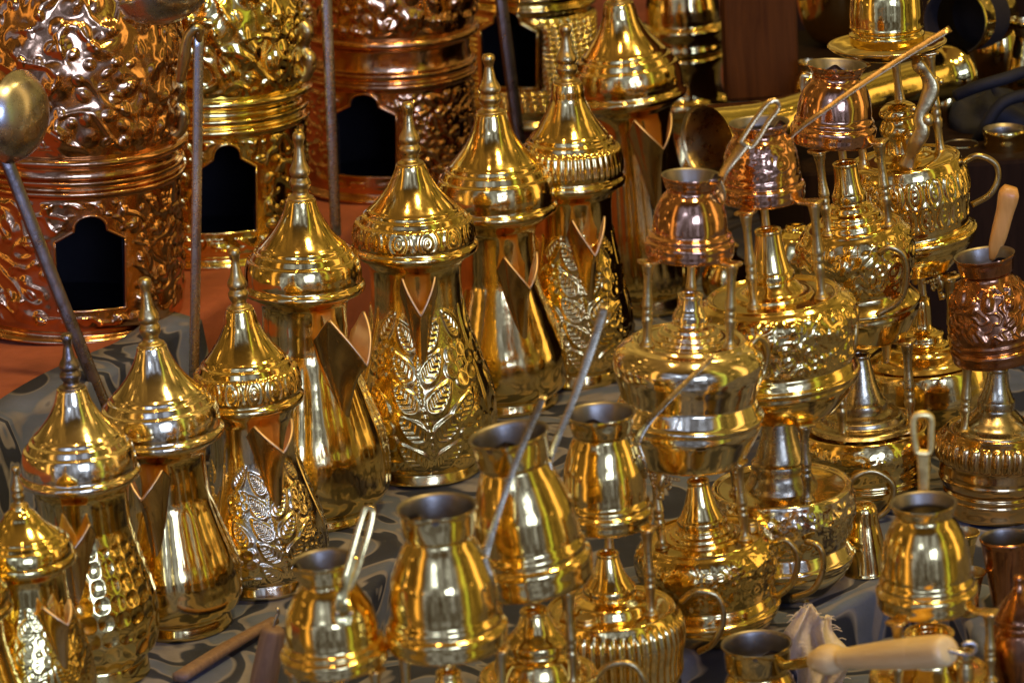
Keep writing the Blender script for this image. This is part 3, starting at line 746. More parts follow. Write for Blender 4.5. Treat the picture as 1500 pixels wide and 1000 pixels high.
# --- front right brass pot with slotted handle on its burner
fV0 = Fr((1368, 1168.5), (1360, 900), z=ZL)
burner('brass burner in the bottom right corner with a small filler cap', fV0,
       dict(disc=(86, 1000), belly=(92, 1040), waist=(86, 1080), flange=(88, 1110), bot=(64, 1178),
            cap=cap(965, 930, 40, 34, [(64, 1004), (62, 996), (54, 984), (46, 972)])),
       [(-42, 78), (62, 92), (178, 70)], 884, None, mat=BRASS, seed=43)
YV = fV0.P.y
cezve('polished brass pot with an upright slotted strap handle', (1359, 904), (1353, 736), YV, (47, 736), (42, 764), (66, 856), (75, 884), BRASS, (10, 3),
      dict(pts=[(1353, 740, .025), (1353, 720, .026), (1353, 690, .026), (1352, 660, .026)], w=[8, 8, 9, 10], n=(0, -1, .5), flat=.3), YELLOW,
      dict(pts=[(1343, 662, .026), (1338, 630, .026), (1339, 612, .026), (1345, 607, .026), (1358, 607, .026), (1364, 612, .026), (1364, 630, .026), (1361, 662, .026)], w=5.2, flat=.6, mat=YELLOW), seed=44, belly=1.15)
fk = Fr((1414, 975), (1414, 945), y=YV - .02)
fk2 = root('filler_cap', fk, 'small brass screw cap standing at the bottom right burner', 'cap')
V, F = lathe(fk.pr([(0, 1000), (12, 1000), (12, 975), (10, 972), (10, 966), (13, 964), (13, 954), (11, 951), (6, 951), (6, 956), (0, 956)]), 32, 60)
link('knob', mesh_from('knob', V, F), DULL, fk2)

# --- pot with turned wooden handle lying across the bottom right
fW = Fr((1118, 1130), (1108, 942), z=ZL)
oW, fW = cezve('brass pot with a turned pale wooden handle and hook, bottom edge', (1118, 1130), (1108, 942), None, (50, 942), (45, 992), (66, 1090), (72, 1112), BRASS, (20, 6), z=ZL,
      handle=dict(pts=[(1150, 974, -.012), (1165, 972, -.020), (1195, 966, -.037)], w=[6, 8, 8], flat=.9), hmat=BRASS, seed=45)
p0, p1 = fW.pt(1192, 967, -.035), fW.pt(1390, 952, -.150)
ax = (p1 - p0); Lh = ax.length; ax.normalize(); px_ = Lh / 198
rs_ = fW.s; V, F = lathe([(0, 0), (12 * rs_, 0), (17 * rs_, 8 * px_), (22 * rs_, 20 * px_), (21 * rs_, 32 * px_), (14 * rs_, 42 * px_), (13.5 * rs_, 46 * px_), (15.5 * rs_, 48 * px_), (15 * rs_, 52 * px_), (17 * rs_, 70 * px_), (21 * rs_, 120 * px_), (22.5 * rs_, 153 * px_), (21.8 * rs_, 155 * px_), (22.5 * rs_, 157 * px_), (22 * rs_, 188 * px_), (18 * rs_, 196 * px_), (0, 198 * px_)], 48, 130, wob=0)
gw = link('wooden_grip', mesh_from('wooden_grip', V, F), PALEWOOD, oW)
gw.location = p0; gw.rotation_euler = ax.to_track_quat('Z', 'Y').to_euler()
hk = [fW.pt(*p) for p in ((1388, 952, -.149), (1402, 955, -.151), (1418, 958, -.153), (1429, 952, -.155), (1428, 943, -.155), (1416, 941, -.155), (1410, 945, -.155))]
link('hook', mesh_from('hook', *tube(hk, 3.4 * fW.s, 10, n=30)), STEEL, oW)

# ------------------------------------------------------------------ embossed braziers behind
GL = 'embossed drum braziers with keyhole openings'
ZS = 0.10
def brazier(label, base, top, k, mat, relief_d, relief_b, hole, seed, seg=620):
    f = Fr(base, top, z=ZS); o = root('embossed_brazier', f, label, 'brazier', GL)
    R, yb = k['r'], base[1]; yt = k['drum_top']; yr = k['bowl_rim']
    hc, hw, y0, y1, ysh = hole   # angle centre (rad), half width px, bottom y, top y, shoulder y (on the front surface)
    drop = R * math.sin(PITCH) / math.cos(PITCH) * .92
    hh = lambda y: f.h(y - drop * math.cos(hc) * .95)
    a_w = hw / R
    hb, hs, ht = hh(y0), hh(ysh), hh(y1)
    def half(H, pad=0.0):   # half angle of the keyhole at height H
        w = np.where(H < hs, a_w * (1 - .04 * (hs - H) / (hs - hb)), 0)
        t = np.clip((H - hs) / (ht - hs), 0, 1)
        up = np.where(t < .40, a_w * (1 - .52 * (t / .40) ** 1.0), a_w * .46 * np.sqrt(np.clip(1 - ((t - .40) / .60) ** 2.4, 0, 1)))
        w = np.where(H >= hs, up, w)
        return np.where((H > hb - pad) & (H < ht + pad), w + pad / (R * f.s), -1)
    cut = lambda T, H: np.abs(T - hc) < half(H)
    z0, z1 = f.h(yb - 22), f.h(yt + 18)
    def dd(T, H, Rr):
        v = (H - z0) / (z1 - z0); m = sstep(0, .05, v) * sstep(1, .95, v)
        near = np.zeros_like(T)
        A = np.abs(T - hc); hl = half(H, .005)
        keep = 1 - sstep(-.12, .0, hl - A) * (hl > 0)
        return f.s * relief_d(T, v, Rr.max() / (z1 - z0)) * m * keep
    drum = [(R * .96, yb), (R * 1.03, yb), (R * 1.045, yb - 3), (R * 1.02, yb - 8), (R * .99, yb - 10), (R * .985, yb - 14), (R * 1.0, yb - 20), (R * .985, (yb + yt) / 2), (R * .98, yt + 16), (R * 1.0, yt + 12), (R * 1.03, yt + 10), (R * 1.03, yt + 5), (R * .99, yt + 3), (R * .98, yt)]
    V, F = lathe(f.pr(drum), seg, 300, dd, .003, seed, cut)
    link('drum', mesh_from('drum', V, F), mat, o)
    band = [(R * .95, yt + 4), (R * 1.0, yt - 1), (R * 1.02, yt - 6), (R * 1.02, yt - 10), (R * .96, yt - 14), (R * .95, yr + 14), (R * .97, yr + 10), (R * 1.04, yr + 6), (R * 1.06, yr + 1), (R * 1.04, yr - 4), (R * .99, yr - 6)]
    V, F = lathe(f.pr(band), 200, 80, None, .003, seed)
    link('rim_band', mesh_from('rim_band', V, F), mat, o)
    bowl = [(R * .97, yr), (R * 1.0, yr - 8)] + [(R * a, yr + (k['top'] - yr) * b) for a, b in ((1.03, .22), (1.02, .38), (.90, .56), (.66, .74), (.5, .88), (.42, 1.0))]
    zb0, zb1 = f.h(yr - 6), f.h(yr + (k['top'] - yr) * .75)
    def db(T, H, Rr):
        v = (H - zb0) / (zb1 - zb0); m = sstep(0, .08, v) * sstep(1, .88, v)
        return f.s * relief_b(T, v, Rr.max() / (zb1 - zb0)) * m * .85
    V, F = lathe(f.pr(bowl), seg, 260, db, .003, seed)
    link('bowl', mesh_from('bowl', V, F), mat, o)
    # near-black liner: soot plus the unlit dark inside, painted as one colour
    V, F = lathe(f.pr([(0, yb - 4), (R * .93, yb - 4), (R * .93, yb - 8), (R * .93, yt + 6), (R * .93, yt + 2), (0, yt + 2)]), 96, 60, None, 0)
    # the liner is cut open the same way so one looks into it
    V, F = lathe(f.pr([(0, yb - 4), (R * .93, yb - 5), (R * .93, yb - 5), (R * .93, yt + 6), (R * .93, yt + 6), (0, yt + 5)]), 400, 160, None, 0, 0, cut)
    link('soot_shade_liner', mesh_from('soot_shade_liner', V, F), NEARBLACK, o)
    # bright turned edge round the opening
    Hs = np.r_[np.linspace(hb, hs, 10), np.linspace(hs + 1e-4, ht - 1e-5, 40)]
    w = half(np.clip(Hs, hb + 1e-6, ht - 1e-6))
    rr = np.interp(Hs, [q[1] for q in f.pr(drum)], [q[0] for q in f.pr(drum)])
    Rf = R * f.s * .992
    pts = [(Rf * math.sin(hc + a), -Rf * math.cos(hc + a), z) for a, z in zip(w, Hs)] + [(Rf * math.sin(hc - a), -Rf * math.cos(hc - a), z) for a, z in zip(w[::-1], Hs[::-1])]
    bt = [(Rf * math.sin(hc + a), -Rf * math.cos(hc + a), hb) for a in np.linspace(-w[0], w[0], 10)[1:-1]]
    link('opening_edge', mesh_from('opening_edge', *tube(pts + bt, 2.0 * f.s, 8, closed=True)), mat, o)
    for la in k.get('lugs', ()):
        a = math.radians(la); q = lambda rad, y, side=0: ((R + rad) * f.s * math.sin(a) + side * f.s * math.cos(a), -(R + rad) * f.s * math.cos(a) + side * f.s * math.sin(a), f.h(y))
        lug = [tube([q(-2, yr - 14), q(10, yr - 22), q(14, yr - 46), q(6, yr - 60), q(12, yr - 84), q(2, yr - 100), q(10, yr - 112)], [v * f.s for v in (9, 8, 10, 6, 9, 6, 5)], 12, n=36), sphere(q(16, yr - 34), 8 * f.s), sphere(q(8, yr - 72, 6), 7 * f.s), sphere(q(12, yr - 116), 7 * f.s)]
        link('lug', mesh_from('lug', *join(lug)), DULL, o)
    return o, f
def rd_scroll(amp, seed, N=70, size=.085):
    def fn(T, v, roh):
        return amp * (.38 * blobs(T, v, roh, N * 3, size * .8, seed, False, (.0, 1.0)) + .34 * tendrils(T, v, roh, seed, 11, .5) + .55 * blobs(T, v, roh, N, size * 1.7, seed + 50, False, (0, 1)))
    return fn
def rd_bead(amp, cols, rows):
    def fn(T, v, roh): return amp * np.sqrt(honeycomb(T, np.clip(v, 0, 1), cols, rows))
    return fn
brazier('large copper brazier at the left edge with lumpy embossed bowl', (112, 458), (100, 40), dict(r=158, drum_top=236, bowl_rim=198, top=-190, lugs=(74,)), LCOPPER,
        rd_scroll(6, 3, 90, .07), rd_scroll(10, 9, 110, .068), (.26, 52, 452, 315, 352), 1)
brazier('brass brazier with swirling embossing, second behind the large copper one', (312, 356), (302, 0), dict(r=142, drum_top=154, bowl_rim=120, top=-200, lugs=(72,)), BRASS2,
        rd_scroll(5, 5, 110, .065), rd_scroll(9, 15, 90, .08), (.24, 44, 342, 214, 250), 2)
brazier('copper brazier in the middle of the back row with fine beaded scrolls', (570, 266), (562, -60), dict(r=128, drum_top=92, bowl_rim=38, top=-260), LCOPPER,
        rd_scroll(4.5, 7, 140, .06), rd_scroll(7, 25, 120, .065), (-.24, 47, 262, 141, 172), 3)
brazier('brass brazier beaded all over, farthest right in the back row', (775, 168), (770, -100), dict(r=98, drum_top=-10, bowl_rim=-40, top=-300), BRASS2,
        rd_bead(6, 42, 17), rd_bead(6, 42, 17), (-.33, 45, 132, 20, 52), 4, 700)

# brass canister behind the last pot
fc_ = Fr((1012, 300), (998, -40), z=TZ)
cn = root('brass_canister', fc_, 'plain brass canister with domed lid, in front of the dark wood', 'canister')
V, F = lathe(fc_.pr([(0, 300), (44, 300), (52, 290), (58, 262), (56, 230), (46, 200), (44, 180), (52, 166), (60, 158), (64, 150), (62, 141), (56, 135), (53, 128), (51, 112), (53, 96), (58, 86), (60, 80), (57, 75), (54, 74)]), 128, 110, seed=51)
link('body', mesh_from('body', V, F), BRASS, cn)
V, F = lathe(fc_.pr([(50, 72), (58, 70), (60, 66), (58, 58), (58, 50), (62, 42), (63, 37), (60, 33), (54, 31), (54, 22), (53, 4), (46, -20), (24, -36), (0, -40)]), 128, 100, seed=52)
link('lid', mesh_from('lid', V, F), BRASS, cn)

# ------------------------------------------------------------------ ladles leaning among the braziers
def ladle(label, pts, w, mat, bowl=None, bmat=None, y=None, z=None, bracket=None):
    """pts image pixels from the foot up with depth offsets"""
    f = Fr(pts[0][:2], pts[-1][:2], z=z, y=y)
    o = root('ladle', f, label, 'ladle', 'ladles standing among the braziers')
    q = [f.pt(*p) for p in pts]
    link('handle', mesh_from('handle', *tube(q, w * f.s, 12, flat=.55, flat_dir=(0.35, -1, .1), n=24)), mat, o)
    if bowl:
        c, rad, dirn = bowl
        V, F = lathe([(0, -.50 * rad), (.45 * rad, -.42 * rad), (.8 * rad, -.22 * rad), (1.0 * rad, .05 * rad), (1.0 * rad, .08 * rad), (.97 * rad, .08 * rad), (.76 * rad, -.18 * rad), (.42 * rad, -.36 * rad), (0, -.44 * rad)], 72, 60, wob=.01)
        b = link('bowl', mesh_from('bowl', V * f.s, F), bmat, o)
        b.location = f.pt(*c); b.rotation_euler = Vector(dirn).to_track_quat('Z', 'Y').to_euler()
    if bracket:
        link('bracket', mesh_from('bracket', *tube([f.pt(*p) for p in bracket], [5 * f.s, 8 * f.s, 7 * f.s, 9 * f.s, 6 * f.s], 12, n=24)), DULL, o)
    return o
lyy = lambda x, y: on_plane(x, y, ZS).y
ladle('steel ladle with bronze bowl leaning across the left copper brazier', [(160, 612, 0.0), (84, 424, 0.0), (10, 236, 0), (2, 214, 0.002)], 10, DARKST, ((27, 172, -.004), 68, (-.75, .45, .3)), STEEL, y=lyy(170, 535) - .035)
ladle('upright steel ladle between the left copper brazier and the brass brazier', [(284, 560, 0), (288, 300, .0), (291, 46, 0)], 7.5, STEEL, ((240, 2, .0), 66, (-.25, .3, 1)), STEEL, y=lyy(290, 505) - .04, bracket=[(291, 60, 0), (290, 40, -.004), (276, 52, -.004), (270, 84, 0), (264, 120, .004)])
ladle('thin upright steel rod ladle in front of the middle copper brazier', [(492, 345, 0), (486, 200, 0), (476, -60, 0)], 8, STEEL, ((470, -100, 0), 60, (0, .3, 1)), STEEL, z=ZS)
ladle('dark bronze ladle rod in front of the beaded brazier', [(764, 232, 0), (748, 110, 0), (726, -60, 0)], 9, DARKST, ((722, -90, 0), 55, (0, .3, 1)), DARKST, z=ZS)

# ------------------------------------------------------------------ things at the upper right on the wooden shelf
ZW = .17
def plain(name, label, cat, base, top, prof, mat, z=None, y=None, part='body', inner=None, imat=None, group=None, seg=96, seed=0, lip=None):
    f = Fr(base, top, z=z, y=y); o = root(name, f, label, cat, group)
    V, F = lathe(f.pr(prof), seg, 100, seed=seed)
    b = link(part, mesh_from(part, V, F), mat, o)
    if inner:
        V, F = lathe(f.pr(inner), seg, 50, seed=seed)
        link('lining', mesh_from('lining', V, F[:, ::-1]), imat, o)
    return o, f
def horizontal(name, label, cat, p0, p1, y0, y1, prof, mat, seed=0, inner=None, imat=None, seg=96):
    """lathe whose axis runs from image point p0 (depth y0) to p1 (depth y1); prof [(r_px, t 0..1)]"""
    A, B = at_y(*p0, y0), at_y(*p1, y1); d = B - A; L = d.length
    o = bpy.data.objects.new(name, None); COL.objects.link(o); tag(o, label, cat); o.empty_display_size = .02
    o.location = A; o.rotation_euler = d.to_track_quat('Z', 'Y').to_euler()
    s = depth(A) / FPX
    V, F = lathe([(r * s, t * L) for r, t in prof], seg, 100, seed=seed)
    link('shell', mesh_from('shell', V, F), mat, o)
    if inner:
        V, F = lathe([(r * s, t * L) for r, t in inner], seg, 60, seed=seed)
        link('lining', mesh_from('lining', V, F[:, ::-1]), imat, o)
    return o
ys = on_plane(1200, 190, ZW).y
horizontal('brass_mill', 'long brass tube with a flared end lying behind the copper pots', 'coffee mill', (1058, 204), (1400, 108), ys - .15, ys + .02,
           [(58, -.06), (56, -.03), (50, .04), (44, .12), (40, .2), (38, .25), (37, .5), (38, .75), (38, .9), (41, .93), (48, .95), (52, .97), (50, .99), (0, 1.0)], BRASS2, 61,
           [(58, -.06), (54, -.05), (46, .04), (36, .2), (0, .22)], DULL)
plain('brass_bowl', 'round brass bowl beside the dark wooden panel, cut by the top edge', 'bowl', (1226, 66), (1216, -70),
      [(0, 66), (20, 64), (38, 50), (50, 20), (54, -20), (54, -60), (56, -66), (52, -70)], BRASS2, z=ZW, seed=62)
horizontal('brass_pan', 'brass pan lying on its side with its dark inside toward us', 'pan', (1398, 32), (1462, 16), 2.86, 2.93,
           [(50, 0), (52, .02), (50, .06), (48, .2), (47, .7), (42, .9), (30, 1), (0, 1)], BRASS2, 63, [(50, 0), (47, .03), (44, .7), (0, .8)], NEARBLACK)
for i, (bp_, r_, h_, lab) in enumerate((((1472, 338), 30, 150, 'tall greenish brass mug at the right edge behind the wooden handle'), ((1408, 330), 24, 120, 'dim brass mug in shadow left of the tall mug'), ((1432, 262), 26, 100, 'dim brass beaker under the black bag'))):
    x, yb = bp_
    plain('brass_mug', lab, 'mug', (x, yb), (x, yb - h_), [(0, yb), (r_ * .9, yb), (r_, yb - 4), (r_ * .96, yb - 12), (r_ * .9, yb - h_ * .5), (r_ * 1.0, yb - h_ * .9), (r_ * 1.08, yb - h_ + 3), (r_ * 1.04, yb - h_)],
          BRASS2, z=.10, inner=[(r_ * 1.04, yb - h_), (r_ * .9, yb - h_ + 6), (r_ * .8, yb - h_ * .5), (0, yb - h_ * .5)], imat=TIN, group='dim brass mugs at the right', seed=70 + i)
plain('round_brass_pot', 'round brass pot on the cloth, seen through the posts under the small copper pot', 'pot', (1066, 452), (1064, 360), [(0, 452), (22, 452), (25, 446), (36, 424), (37, 405), (28, 384), (17, 376), (15, 362), (18, 360)], BRASS, z=TZ, seed=79, inner=[(18, 360), (13, 372), (0, 400)], imat=DULL)
plain('round_brass_pot', 'plain round brass pot glimpsed between the cones of two burners', 'pot', (1166, 424), (1166, 330), [(0, 424), (22, 424), (26, 418), (40, 395), (44, 372), (34, 346), (18, 336), (14, 330), (0, 330)], BRASS2, z=.10, seed=77)
plain('round_brass_pot', 'round brass pot on the cloth behind the small copper pot and its thin posts', 'pot', (952, 484), (950, 380), [(0, 484), (30, 484), (34, 478), (46, 450), (48, 425), (36, 398), (20, 388), (16, 380), (0, 380)], BRASS2, z=TZ, seed=78) if False else None
for i, (x, yb, r_, h_, lab) in enumerate(((1462, 118, 36, 130, 'dim rounded brass pot behind the pan at the top right'), (1504, 150, 30, 120, 'dim brass pot cut by the right edge above the black bag'), (1386, 176, 24, 70, 'small dim brass pot on the shelf left of the black bag'), (1186, 150, 24, 60, 'small dim brass pot at the right foot of the wooden partition'))):
    plain('dim_brass_pot', lab, 'pot', (x, yb), (x, yb - h_), [(0, yb), (r_ * .7, yb), (r_ * .75, yb - 4), (r_, yb - h_ * .3), (r_ * .9, yb - h_ * .55), (r_ * .6, yb - h_ * .75), (r_ * .62, yb - h_ * .9), (r_ * .75, yb - h_ + 2), (r_ * .7, yb - h_)],
          BRASS2, z=ZW, inner=[(r_ * .7, yb - h_), (r_ * .55, yb - h_ * .8), (0, yb - h_ * .5)], imat=DULL, group='dim pots on the shelf', seed=90 + i)
# black bag with straps
fb = Fr((1452, 214), (1452, 100), z=ZW - .02)
bb = root('black_bag', fb, 'black cloth bag with a looped strap in the dark upper right', 'bag')
V, F = lathe(fb.pr([(0, 214), (56, 214), (66, 200), (60, 172), (44, 150), (26, 138), (0, 132)]), 60, 50, lambda T, H, R: 6 * fb.s * np.sin(3 * T + H * 200), .05, 2)
link('sack', mesh_from('sack', V, F), BLACK, bb)
link('strap', mesh_from('strap', *tube([fb.pt(*p) for p in ((1400, 140, -.05), (1430, 128, -.06), (1470, 116, -.06), (1510, 106, -.05), (1530, 130, -.05), (1470, 150, -.06), (1440, 190, -.06), (1430, 210, -.05))], 9 * fb.s, 10, n=40)), BLACK, bb)

# ------------------------------------------------------------------ small things, lower right
GCUP = 'small cups at the lower right'
plain('copper_cup', 'flared copper cup with grey lining at the right edge', 'cup', (1478, 896), (1474, 788), [(0, 896), (22, 896), (23, 892), (26, 870), (32, 830), (37, 795), (39, 788), (37, 786)], DCOPPER, z=TZ,
      inner=[(37, 786), (35, 790), (28, 840), (0, 866)], imat=TIN, group=GCUP, seed=81)
plain('brass_cup', 'small brass cup with curled rim behind the slotted handle pot, upper one', 'cup', (1412, 838), (1412, 778), [(0, 838), (14, 838), (15, 834), (14, 820), (16, 800), (21, 784), (24, 779), (22, 778)], BRASS, z=TZ,
      inner=[(22, 778), (19, 786), (12, 820), (0, 826)], imat=DULL, group=GCUP, seed=82)
plain('brass_cup', 'small brass cup right of the slotted handle pot, lower one', 'cup', (1420, 900), (1420, 836), [(0, 900), (14, 900), (15, 896), (14, 880), (17, 858), (22, 842), (25, 837), (23, 836)], BRASS, z=TZ,
      inner=[(23, 836), (20, 844), (12, 880), (0, 888)], imat=DULL, group=GCUP, seed=83)
plain('copper_jar', 'dark copper lidded jar in the bottom right corner', 'jar', (1500, 1040), (1492, 842), [(0, 1040), (40, 1040), (44, 1034), (40, 1010), (46, 980), (50, 950), (46, 920), (38, 908), (40, 902), (34, 892), (20, 874), (10, 862), (7, 852), (9, 846), (5, 842), (0, 841)], DCOPPER, z=TZ, part='shell', seed=84)
plain('inverted_cup', 'flaring brass stand on the blue cloth edge, mouth down', 'cup', (1270, 836), (1264, 735), [(36, 836), (38, 834), (36, 830), (30, 800), (22, 765), (18, 740), (0, 735)], BRASS, z=TZ, group=GCUP, seed=85)
plain('brass_beaker', 'short brass beaker in the dark under the slotted handle pot', 'beaker', (1375, 985), (1372, 900), [(0, 985), (46, 985), (50, 980), (50, 940), (52, 905), (50, 900)], BRASS2, z=TZ - .04 + .0, inner=[(50, 900), (46, 906), (44, 970), (0, 975)], imat=DULL, seed=86) if False else None

# frayed rag
frg = Fr((1192, 1010), (1192, 905), z=ZL)
rg_ = root('frayed_rag', frg, 'pale frayed cotton rag bunched behind the wooden handle', 'rag')
nu, nv = 40, 40
U, Vv = np.meshgrid(np.linspace(0, 1, nu), np.linspace(0, 1, nv), indexing='ij')
wd = 34 - 12 * Vv + 20 * np.sin(PI * Vv) ** 2
X = (U - .5) * 2 * wd + 8 * np.sin(Vv * 5) + 12 * (Vv > .7) * (Vv - .7) * 3
Yd = 10 * np.sin(U * 11 + Vv * 4) + 6 * np.sin(U * 23 - Vv * 7) - 16 * np.sin(PI * U)
Zz = Vv * 118 + 10 * np.sin(U * 4 + 1) * Vv - 8 * np.abs(U - .5) * Vv
V = np.stack([X * frg.s, Yd * frg.s, Zz * frg.k], -1).reshape(-1, 3)
i = np.arange(nu - 1)[:, None]; j = np.arange(nv - 1)[None, :]
F = np.stack([i * nv + j, (i + 1) * nv + j, (i + 1) * nv + j + 1, i * nv + j + 1], -1).reshape(-1, 4)
co = link('cloth', mesh_from('cloth', V, F), RAGM, rg_)
sm = co.modifiers.new('t', 'SOLIDIFY'); sm.thickness = .0012
thr = []
for k in range(46):
    e = random.choice(('t', 'l', 'r')); t = random.random()
    if e == 't': a = V[int(t * (nu - 1)) * nv + nv - 1]; dv = np.array((random.uniform(-1, 1), random.uniform(-.6, .2), .7))
    elif e == 'l': a = V[int(t * (nv - 1))]; dv = np.array((-1, random.uniform(-.5, .2), random.uniform(-.4, .5)))
    else: a = V[(nu - 1) * nv + int(t * (nv - 1))]; dv = np.array((1, random.uniform(-.5, .2), random.uniform(-.4, .5)))
    L = random.uniform(6, 16) * frg.s
    thr.append(tube([a, a + dv * L * .5, a + dv * L + np.array((0, 0, -L * .3))], .7 * frg.s, 5, n=6))
link('fringe', mesh_from('fringe', *join(thr)), RAGM, rg_)

# wooden handle end and stick, lower left on the cloth
fh = Fr((378, 1040), (402, 916), z=TZ)
wh = root('wooden_grip', fh, 'upright grey wooden grip with a wire hook in front of the smooth pear shaped pot', 'handle')
V, F = lathe(fh.pr([(0, 1040), (17, 1040), (20, 1000), (19, 950), (18, 930), (15, 920), (0, 918)]), 48, 60, wob=0)
link('grip', mesh_from('grip', V, F), GREYWOOD, wh)
link('hook', mesh_from('hook', *tube([fh.pt(*p) for p in ((400, 922, 0), (403, 908, 0), (408, 896, 0), (406, 890, 0))], 2.4 * fh.s, 8, n=12)), STEEL, wh)
A_, B_ = on_plane(262, 992, .006), on_plane(402, 908, .006)
fst = bpy.data.objects.new('wooden_stick', None); COL.objects.link(fst); fst.location = A_
tag(fst, 'flat brown wooden stick lying on the printed cloth behind the wooden grip', 'stick')
link('shaft', mesh_from('shaft', *tube([(0, 0, 0), tuple((B_ - A_) * .5 + Vector((0, 0, .001))), tuple(B_ - A_)], [.0055, .005, .004], 12, flat=.6, n=12)), GREYWOOD, fst)

# ------------------------------------------------------------------ setting: cloth covered steps, wall, shelf
def slab(name, pts, z, drop, mat, bev=.006, kind='structure', label=None, cat=None, sub=True):
    """pts: list of (x, d) outline (anticlockwise from above); top at z, hanging down by drop"""
    P = [xd(x, d, z) for x, d in pts]
    n = len(P)
    V = [tuple(p) for p in P] + [(p.x, p.y, z - drop) for p in P]
    F = [list(range(n))] + [[i, i + n, (i + 1) % n + n, (i + 1) % n] for i in range(n)]
    me = mesh_from(name, np.array(V), F, False)
    o = link(name, me, mat)
    b = o.modifiers.new('bevel', 'BEVEL'); b.width = bev; b.segments = 4; b.limit_method = 'ANGLE'
    if kind: o['kind'] = kind
    if label: tag(o, label, cat)
    me.polygons.foreach_set('use_smooth', np.ones(len(me.polygons), dtype=bool))
    return o
tab = slab('table_cloth_step', [(-1.2, 1.95), (-.24, 1.99), (-.152, 2.25), (-.086, 2.49), (-.03, 2.57), (.05, 2.44), (.088, 2.262), (.155, 2.262), (.245, 2.362), (.262, 2.375), (.292, 2.30), (.305, 2.12), (1.2, 2.12), (1.2, 4.2), (-1.2, 4.2)], TZ, .5, SWIRL)
tag(tab, 'blue and grey swirl print cloth over the display step', 'cloth step')
low = slab('lower_cloth', [(-1.5, 1.95), (1.5, 1.95), (1.5, 3.0), (-1.5, 3.0)], ZL, .4, SWIRL)
tag(low, 'swirl print cloth on the lower step in front', 'cloth step')
e0 = on_plane(60, 572, ZS); e1 = on_plane(182, 522, ZS)
D0, D1 = depth(e0), depth(e1)
sl = .50
red = slab('red_cloth_step', [(e1.x - sl * (D1 - 1.9) - .06, 1.9), (e1.x, D1), (e1.x + sl * (3.6 - D1), 3.6), (e1.x + sl * .8 + .3, 4.1), (-1.3, 4.1), (-1.3, 1.9)], ZS, .097, REDCLOTH, .008)
tag(red, 'rust red cloth over the raised step under the braziers', 'cloth step')
# blue cloth hanging over the front of the raised step at the left
dv = Vector((sl, 1.0)).normalized()
ncl, nr_ = 60, 24
A0 = Vector((e1.x - sl * (D1 - 2.2) - .03, 2.2)); A1 = Vector((e1.x + .045, D1 + .09))
V = []
for a in range(ncl):
    t = a / (ncl - 1); q = A0.lerp(A1, t)
    for b_ in range(nr_):
        s_ = b_ / (nr_ - 1)
        out = .012 + .006 * math.sin(t * 40) * s_ + .014 * s_ + .004 * math.sin(t * 17 + 1)
        zz = ZS + .004 - s_ * .098
        if b_ == 0: out = -.012 - .01 * abs(math.sin(t * 11)); zz = ZS + .005
        p = xd(q.x + out * dv.y, q.y - out * dv.x, zz); V.append(tuple(p))
V = np.array(V)
i = np.arange(ncl - 1)[:, None]; j = np.arange(nr_ - 1)[None, :]
F = np.stack([i * nr_ + j, i * nr_ + j + 1, (i + 1) * nr_ + j + 1, (i + 1) * nr_ + j], -1).reshape(-1, 4)
bc = link('hanging_cloth', mesh_from('hanging_cloth', V, F), SWIRL)
sm = bc.modifiers.new('t', 'SOLIDIFY'); sm.thickness = .001
tag(bc, 'blue printed cloth hanging down the front of the red step at the left edge', 'cloth')

def box(name, lo, hi, mat, label=None, cat=None, kind=None, bev=.004):
    x0, y0, z0 = lo; x1, y1, z1 = hi
    V = [(x0, y0, z0), (x1, y0, z0), (x1, y1, z0), (x0, y1, z0), (x0, y0, z1), (x1, y0, z1), (x1, y1, z1), (x0, y1, z1)]
    F = [[0, 3, 2, 1], [4, 5, 6, 7], [0, 1, 5, 4], [1, 2, 6, 5], [2, 3, 7, 6], [3, 0, 4, 7]]
    o = link(name, mesh_from(name, np.array(V, float), F, False), mat)
    b = o.modifiers.new('bevel', 'BEVEL'); b.width = bev; b.segments = 2
    if kind: o['kind'] = kind
    if label: tag(o, label, cat)
    return o
box('wooden_shelf', (.245, 2.70, .002), (.9, 3.25, ZW), BLACKWOOD, 'dark wooden shelf box behind the burners at the upper right', 'shelf')
pL, pR = at_y(1062, 80, 2.96), at_y(1170, 80, 2.96)
box('wooden_partition', (pL.x, 2.96, ZW), (pR.x, 3.0, .8), DARKWOOD, 'dark reddish wooden partition upright behind the brass canister', 'partition')
box('back_wall', (-2.2, 3.9, -.5), (2.2, 4.0, .30), BLACKWOOD, 'dark wooden back wall of the stall', 'wall', kind='structure')

# ------------------------------------------------------------------ camera
cam = bpy.data.cameras.new('camera'); co = bpy.data.objects.new('camera', cam); COL.objects.link(co)
cam.sensor_width = 36; cam.lens = 36 * FPX / 1500; cam.clip_end = 100; cam.clip_start = .05
co.matrix_world = Matrix.Translation(CAM) @ Matrix((RT, UP, -FW)).transposed().to_4x4()
cam.dof.use_dof = True; cam.dof.focus_distance = 2.50; cam.dof.aperture_fstop = 11.0
SC.camera = co

